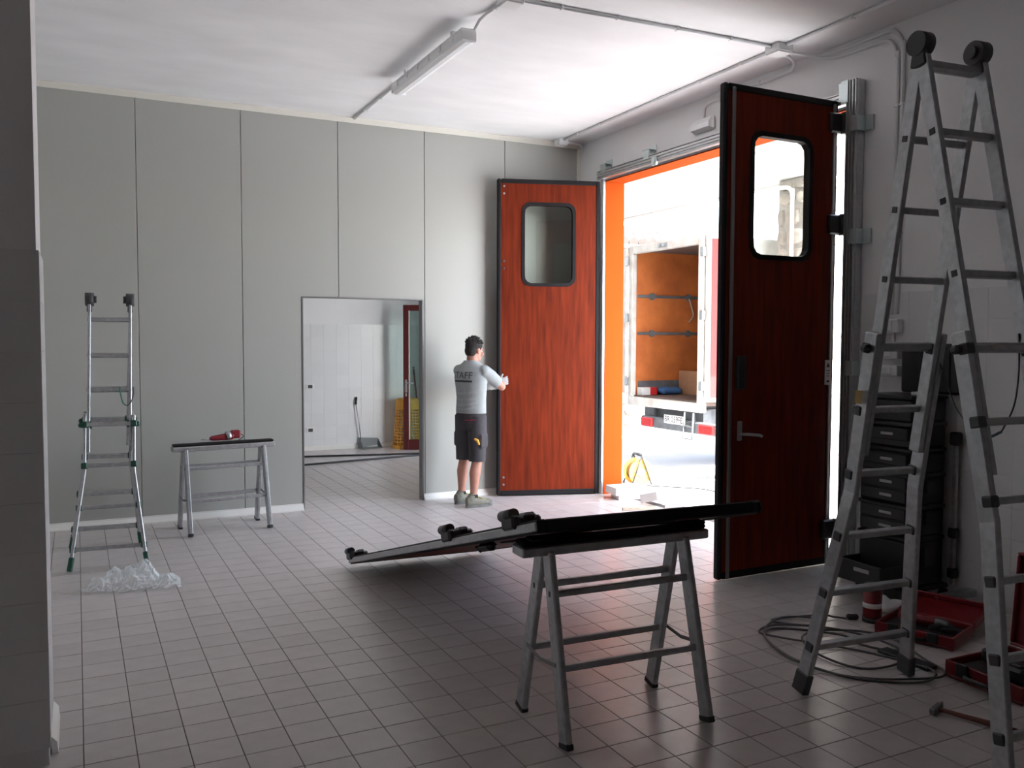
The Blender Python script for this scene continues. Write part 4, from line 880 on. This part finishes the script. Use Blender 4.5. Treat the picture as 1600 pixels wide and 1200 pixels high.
for x0_, y_, h_, fx, lab in ((4.85, 3.66, .10, 4.88, 'longer grey steel channel beside the tool box stack'), (4.98, 3.50, .06, 5.10, 'shorter, lower grey steel channel by the right wall')):
    sh = thing('steel_channel', (x0_+.15, y_+.03, 0), lab, 'steel channel', 'steel channels by the right wall')
    obj('web', MB().bb(x0_, 5.23, y_, y_+.06, h_, h_+.005), 'aludull', sh); obj('flange', MB().bb(x0_, 5.23, y_, y_+.004, h_-.04, h_), 'aludull', sh); obj('foot', MB().bb(fx, fx+.06, y_+.01, y_+.06, 0, h_), 'aludull', sh)
# hammer
hm = thing('hammer', (3.60, 2.5, 0), 'hammer with a wooden handle lying on the floor by the ladder foot', 'hammer')
a_, b_ = Vector((3.545, 2.665, .02)), Vector((3.655, 2.345, .018)); dh = (b_-a_).normalized(); ph = Vector((-dh.y, dh.x, 0))
obj('handle', MB().tube([a_, a_+dh*.12, a_+dh*.22, b_], [.010, .011, .014, .013], 10), mat('hammer_handle', (.16,.055,.035), .5), hm)
obj('head', MB().bar(a_-ph*.055, a_+ph*.05, .03, .03, (0,0,1), .006).bar(a_+ph*.045, a_+ph*.075, .024, .012, (0,0,1), .003), 'edge', hm)
# cable coil and its plug
cab = []
rnd = random.Random(3)
ctrl = [(4.24,3.83),(4.18,3.88),(4.12,3.92),(3.86,4.02),(3.78,3.96),(3.92,3.80),(4.08,3.86),(3.98,3.98),(3.80,3.98),(3.58,3.84),(3.44,3.52),(3.43,3.26),(3.55,3.08),(3.78,2.92),(3.95,3.0),(3.90,3.32),(3.74,3.55),(3.60,3.72),(3.58,3.88),(3.75,3.92),(3.98,3.72),(4.10,3.50),(4.06,3.28),(3.86,3.14),(3.66,3.20),(3.60,3.42),(3.70,3.66),(3.92,3.74),(4.12,3.60),(4.16,3.40),(4.08,3.16),(3.99,2.95),(3.80,2.94),(3.52,3.14),(3.42,3.42),(3.52,3.76),(3.72,3.88),(3.96,3.62),(3.92,3.44),(4.0,3.34),(4.06,3.28)]
pts_ = [Vector((x, y, .007+.006*(i % 3))) for i, (x, y) in enumerate(ctrl)]
cc = thing('extension_cable', (3.9, 3.5, 0), 'thin grey cable lying in loose loops under the big ladder', 'cable')
obj('cable', MB().tube(spline(pts_, 6), .0065, 6), mat('grey_cable', (.10,.095,.095), .5), cc)
obj('plug', MB().bar((4.24, 3.83, .02), (4.30, 3.79, .02), .034, .034, (0,0,1), .01), 'plasticb', cc)
obj('floor_scraper', MB().bar((3.98, 3.34, .012), (3.98, 3.02, .012), .08, .02, (1,0,0), .004), 'plasticb', label='flat black tool lying on the floor at the ladder foot', cat='tool')
# ================================================================== THE WORKER
def person():
    M['skin'] = mat('skin', (.52,.25,.18), .55, var=.12, vscale=14)
    M['hair'] = mat('dark_hair', (.022,.018,.016), .85, bump=.8, bscale=120)
    M['shirt'] = mat('grey_tshirt', (.36,.39,.39), .85, var=.1, vscale=14, bump=.25, bscale=22)
    M['shorts'] = mat('dark_work_shorts', (.060,.056,.062), .85, var=.25, vscale=9, bump=.2, bscale=26)
    M['glove'] = mat('grey_glove', (.30,.30,.29), .85, var=.25, vscale=40)
    M['shoe'] = mat('grey_green_shoe', (.23,.225,.18), .8, var=.2, vscale=25)
    M['sole'] = mat('shoe_sole', (.16,.16,.15), .8); M['lace'] = mat('lime_lace', (.50,.60,.16), .7); M['sock'] = mat('black_sock', (.02,.02,.02), .9)
    M['print'] = mat('shirt_print', (.055,.06,.065), .8); M['redpipe'] = mat('red_piping', (.30,.02,.05), .8)
    az = math.radians(60); fw_ = Vector((math.sin(az), math.cos(az), 0)); rt = Vector((fw_.y, -fw_.x, 0)); up = Vector((0,0,1)); c = Vector((3.668, 8.28, 0))
    P = lambda r, f, z: c+rt*r+fw_*f+up*z
    t = thing('person', (c.x, c.y, 0), 'man in a grey STAFF t-shirt and dark shorts holding the red leaf', 'person')
    # joints
    hipR, hipL = P(.085, -.01, .93), P(-.085, -.01, .93)
    ankR, ankL = Vector((3.640, 8.165, .085)), Vector((3.610, 8.405, .085))
    kneR, kneL = hipR.lerp(ankR, .53)+fw_*.035, hipL.lerp(ankL, .53)+fw_*.03
    shR, shL = P(.165, .0, 1.415), P(-.165, .02, 1.415)
    elR, elL = P(.236, .215, 1.242), P(-.20, .24, 1.24)
    wrR, wrL = Vector((4.085, 8.452, 1.275)), Vector((3.985, 8.545, 1.225))
    neck, head = P(0, .005, 1.485), P(.012, .035, 1.615)
    # ---- body: one continuous surface
    b = MB()
    rg = lambda z, f, rx, ry, r=0: (P(r, f, z), rx, ry, rt, fw_)
    b.loft([rg(.84, -.01, .10, .08), rg(.93, -.01, .145, .10), rg(1.05, .0, .140, .092), rg(1.2, .0, .150, .10), rg(1.34, -.005, .168, .102), rg(1.43, -.01, .155, .085), rg(1.49, 0, .08, .06)], 28)
    b.caps(neck-up*.03, neck+up*.09+fw_*.012, .060, .057)
    for hp, kn, an in ((hipR, kneR, ankR), (hipL, kneL, ankL)):
        b.chain([hp, hp.lerp(kn, .5), kn], [.085, .075, .056]); cf = kn.lerp(an, .33)-fw_*.018
        b.chain([kn, cf, kn.lerp(an, .72)-fw_*.006, an], [.054, .060, .042, .037]); b.caps(an, an+Vector((.07, .0, -.045)), .036, .03)
    for sh, el, wr in ((shR, elR, wrR), (shL, elL, wrL)):
        b.chain([sh, sh.lerp(el, .5), el], [.058, .052, .043]); b.chain([el, el.lerp(wr, .3), wr], [.042, .044, .029])
    # head: skull, jaw, nose, brow, ears, looking down at the leaf edge
    ha = math.radians(68); hf = Vector((math.sin(ha), math.cos(ha), -.16)).normalized(); hr = Vector((math.cos(ha), -math.sin(ha), 0)); hu = hr.cross(hf); HR = Matrix((hr, hf, hu)).transposed()
    H = lambda r, f, z: head+hr*r+hf*f+hu*z
    b.ell(H(0, -.008, .035), (.076, .096, .092), HR).ell(H(0, .03, -.035), (.058, .068, .075), HR).ell(H(0, .058, -.082), (.036, .034, .028), HR)
    b.caps(H(0, .10, .005), H(0, .112, -.028), .010, .016).ell(H(0, .088, .022), (.052, .016, .012), HR).ell(H(0, .094, -.060), (.026, .012, .010), HR)
    for s_ in (-1, 1): b.ell(H(s_*.078, -.012, -.008), (.010, .020, .033), HR); b.caps(H(s_*.055, .07, -.02), H(s_*.05, .06, -.035), .018, .018)
    obj('body', remeshed(b, .0085, 3), 'skin', t)
    for s_ in (-1, 1): obj('eye', MB().ell(H(s_*.030, .080, .006), (.011, .009, .008), HR), 'white', t)
    # hair: cropped cap with short ruffled tufts
    hb = MB().ell(H(0, -.014, .050), (.083, .103, .092), HR).ell(H(0, -.055, .0), (.070, .056, .075), HR)
    cut = remeshed(hb, .008, 2)
    rnd = random.Random(11)
    # trim the cap back from the face
    bm = bmesh.new()
    me = bpy.data.meshes.new('h'); me.from_pydata([tuple(p) for p in cut.v], [], cut.f); bm.from_mesh(me); bpy.data.meshes.remove(me)
    pl_co = H(0, .045, .05); pl_no = (hf*1.0-hu*.55).normalized()
    bmesh.ops.bisect_plane(bm, geom=bm.verts[:]+bm.edges[:]+bm.faces[:], plane_co=pl_co, plane_no=pl_no, clear_outer=True)
    bmesh.ops.bisect_plane(bm, geom=bm.verts[:]+bm.edges[:]+bm.faces[:], plane_co=H(0, 0, -.062), plane_no=-hu, clear_outer=True)
    hm_ = MB(); bm.verts.index_update(); hm_.v = [v.co.copy() for v in bm.verts]; hm_.f = [tuple(v.index for v in f.verts) for f in bm.faces]; hm_.sm = [True]*len(hm_.f); bm.free()
    for k in range(150):
        a, e = rnd.uniform(0, 2*PI), rnd.uniform(.25, 1.5); d_ = HR @ Vector((math.cos(a)*math.cos(e), math.sin(a)*math.cos(e), math.sin(e)))
        q = H(0, -.014, .050)+HR @ Vector((.080*math.cos(a)*math.cos(e), .100*math.sin(a)*math.cos(e), .089*math.sin(e)))
        if (q-pl_co).dot(pl_no) > -.004: continue
        l_ = rnd.uniform(.012, .026); tip = q+(d_+Vector((rnd.uniform(-.5,.5), rnd.uniform(-.5,.5), rnd.uniform(0,.5)))).normalized()*l_
        hm_.tube([q-d_*.006, q.lerp(tip, .5), tip], [.009, .007, .0015], 5)
    obj('hair', hm_, 'hair', t)
    # ---- t-shirt
    s = MB()
    s.loft([rg(.965, -.005, .172, .120), rg(1.03, -.005, .170, .120), rg(1.12, .0, .166, .116), rg(1.22, -.002, .176, .122), rg(1.32, -.008, .190, .124), rg(1.40, -.012, .186, .112), rg(1.455, -.008, .150, .090), rg(1.495, .0, .092, .076), rg(1.515, .004, .078, .070)], 32)
    for sh, el in ((shR, elR), (shL, elL)): s.chain([sh-up*.01, sh.lerp(el, .35), sh.lerp(el, .74)], [.066, .066, .062])
    for k, (z, f) in enumerate(((1.0, -.118), (1.045, -.118), (1.10, -.114), (1.165, -.116))):   # pulled folds across the small of the back
        s.tube(spline([P(-.13, f+.035, z+.012), P(-.05, f-.004, z-.004*(k % 2)), P(.05, f-.004, z+.012), P(.125, f+.04, z+.03)], 5), [.004]+[.0095]*14+[.004], 6)
    sm = remeshed(s, .0085, 2)
    bm = bmesh.new(); me = bpy.data.meshes.new('h'); me.from_pydata([tuple(p) for p in sm.v], [], sm.f); bm.from_mesh(me); bpy.data.meshes.remove(me)
    bmesh.ops.bisect_plane(bm, geom=bm.verts[:]+bm.edges[:]+bm.faces[:], plane_co=P(0, 0, .972), plane_no=-up, clear_outer=True)
    bmesh.ops.bisect_plane(bm, geom=bm.verts[:]+bm.edges[:]+bm.faces[:], plane_co=P(0, 0, 1.508), plane_no=(up+fw_*.25).normalized(), clear_outer=True)
    for sh, el in ((shR, elR), (shL, elL)):
        d_ = (el-sh).normalized(); pc = sh.lerp(el, .78)
        vs_ = [v for v in bm.verts if (v.co-pc).dot(d_) > 0 and (v.co-pc).length < .11]; bmesh.ops.delete(bm, geom=vs_, context='VERTS')
    bm.verts.index_update(); sm = MB(); sm.v = [v.co.copy() for v in bm.verts]; sm.f = [tuple(v.index for v in f.verts) for f in bm.faces]; sm.sm = [True]*len(sm.f); bm.free()
    tree = BVHTree.FromPolygons([tuple(p) for p in sm.v], sm.f)
    shirt = obj('tshirt', sm, 'shirt', t)
    so = shirt.modifiers.new('cloth_thickness', 'SOLIDIFY'); so.thickness = .003; so.offset = 1
    def on_back(mb):
        out = []
        for p in mb.v:     # p.x across (to his right), p.y up, from the text's centre
            o = P(p.x-.035, -.5, 1.362+p.y); hit, nrm, *_ = tree.ray_cast(o, fw_)
            out.append((hit-fw_*.0055) if hit else P(p.x-.035, -.12, 1.362+p.y))
        mb.v = out; return mb
    def dense(mb, n=1):
        bm = bmesh.new(); me = bpy.data.meshes.new('h'); me.from_pydata([tuple(p) for p in mb.v], [], mb.f); bm.from_mesh(me); bpy.data.meshes.remove(me)
        bmesh.ops.triangulate(bm, faces=bm.faces)
        for _ in range(3):
            es = [e for e in bm.edges if e.calc_length() > .014]
            if es: bmesh.ops.subdivide_edges(bm, edges=es, cuts=1); bmesh.ops.triangulate(bm, faces=bm.faces)
        bm.verts.index_update(); o = MB(); o.v = [v.co.copy() for v in bm.verts]; o.f = [tuple(v.index for v in f.verts) for f in bm.faces]; o.sm = [False]*len(o.f); bm.free(); return o
    tx = text_mb('STAFF', .098); w_ = max(p.x for p in tx.v)-min(p.x for p in tx.v); tx.xf(lambda p: Vector((p.x*.265/w_, p.y, 0)))
    obj('shirt_text', on_back(dense(tx)), 'print', shirt, label='dark printed word STAFF')
    bar_ = MB().add([Vector((x, y, 0)) for x in (-.13, .13) for y in (-.068, -.048)], [(0, 2, 3, 1)])
    obj('shirt_print', on_back(dense(bar_)), 'print', shirt)
    # ---- shorts
    q = MB().loft([rg(1.0, -.008, .160, .112), rg(.93, -.012, .172, .125), rg(.86, -.012, .172, .122), rg(.80, -.01, .160, .11)], 28)
    for hp, kn in ((hipR, kneR), (hipL, kneL)):
        e = hp.lerp(kn, 1.02); ax = (kn-hp).normalized()
        q.loft([(hp+up*.02, .095, .105, rt, fw_), (hp.lerp(kn, .35), .096, .100, rt, fw_), (hp.lerp(kn, .7), .090, .092, rt, fw_), (e, .088, .090, rt, fw_)], 24)
    q.box(P(.168, -.01, .69), (.03, .13, .15), .012, Matrix((rt, fw_, up)).transposed()); q.box(P(-.165, -.01, .70), (.03, .13, .15), .012, Matrix((rt, fw_, up)).transposed())
    sh_ = obj('shorts', remeshed(q, .0085, 2), 'shorts', t)
    obj('red_piping', MB().tube(spline([P(.02, -.139, .905), P(.07, -.135, .905), P(.13, -.105, .91)], 4), .005, 6), 'redpipe', sh_)
    obj('belt', MB().loft([rg(1.005, -.008, .163, .115), rg(.972, -.008, .165, .117)], 28, cap=False), 'plasticb', sh_)
    pt_ = thing('pocket_tool', P(.16, -.1, .66), 'yellow tool tip sticking out of the worker\'s leg pocket', 'tool')
    obj('grip', MB().chain([P(.165, -.095, .665), P(.158, -.112, .70), P(.135, -.118, .712)], [.012, .015, .012]), 'yellow', pt_)
    # ---- shoes and socks
    for an, a_, nm in ((ankR, math.radians(86), 'R'), (ankL, math.radians(74), 'L')):
        d_ = Vector((math.sin(a_), math.cos(a_), 0)); e_ = Vector((d_.y, -d_.x, 0)); S = lambda f, r, z: Vector((an.x, an.y, 0))+d_*f*1.1+e_*r+up*z
        u = MB().loft([(S(-.075, 0, .062), .034, .048, e_, up), (S(-.05, 0, .062), .040, .056, e_, up), (S(.01, 0, .060), .043, .054, e_, up), (S(.07, 0, .052), .046, .045, e_, up), (S(.13, 0, .044), .050, .036, e_, up), (S(.175, 0, .040), .043, .030, e_, up), (S(.198, 0, .036), .024, .020, e_, up)], 20)
        u.caps(S(-.025, 0, .09), S(-.005, 0, .115), .047, .046)
        so_ = obj('shoe', remeshed(u, .007, 2), 'shoe', t)
        lo = []
        for k in range(28):
            a = 2*PI*k/28; f = math.cos(a); lo.append(S(.062+.146*f, (.050-.008*(f < -.2))*math.sin(a), 0))
        obj('sole', MB().prism([p+up*.001 for p in lo], (0,0,.026)), 'sole', so_)
        obj('toe_cap', remeshed(MB().ell(S(.155, 0, .036), (.051, .055, .036), Matrix((e_, d_, up)).transposed()), .006, 1), 'sole', so_)
        for k in range(4): obj('lace', MB().tube(spline([S(.035+.025*k, -.035, .098-.009*k), S(.04+.025*k, 0, .112-.010*k), S(.045+.025*k, .035, .098-.009*k)], 4), .0042, 6), 'lace', so_)
        obj('sock', MB().loft([(an+up*.02+d_*.004, .046, .048, e_, d_), (an+up*.05, .044, .046, e_, d_)], 18), 'sock', t)
    # ---- gloves, palm and five fingers each
    def glove(wr, target, palm_n, side, curl):
        d_ = (target-wr).normalized(); pn = Vector(palm_n); pn = (pn-d_*pn.dot(d_)).normalized(); sd = d_.cross(pn)*side    # sd: towards the thumb
        G = lambda f, s2, n2: wr+d_*f+sd*s2+pn*n2
        g = MB(); g.caps(G(-.035, 0, 0), G(.005, 0, 0), .037, .036)
        g.loft([(G(-.005, 0, 0), .034, .026, sd, pn), (G(.03, 0, 0), .042, .021, sd, pn), (G(.07, -.002, 0), .046, .018, sd, pn), (G(.092, -.002, .002), .042, .015, sd, pn)], 18)
        for s2, ln in ((.033, .072), (.011, .082), (-.011, .076), (-.033, .060)):
            a = G(.085, s2, .0); b2 = G(.085+ln*.45*math.cos(curl), s2*1.12, ln*.45*math.sin(curl)); c2 = b2+(d_*math.cos(curl*2)+pn*math.sin(curl*2))*ln*.32; e2 = c2+(d_*math.cos(curl*2.8)+pn*math.sin(curl*2.8))*ln*.26
            g.chain([a, b2, c2, e2], [.0115, .0108, .0100, .0090])
        g.chain([G(.02, .036, .004), G(.05, .062, .014), G(.078, .072, .026)], [.015, .013, .011])
        return remeshed(g, .0042, 1)
    ln_ = Vector((.30427, .95258, 0))
    gR = obj('glove', glove(wrR, Vector((4.255, 8.512, 1.30)), ln_, 1, .30), 'glove', t)
    gL = obj('glove', glove(wrL, Vector((4.10, 8.625, 1.235)), Vector((.9, -.35, .1)), -1, .45), 'glove', t)
    return t
person()
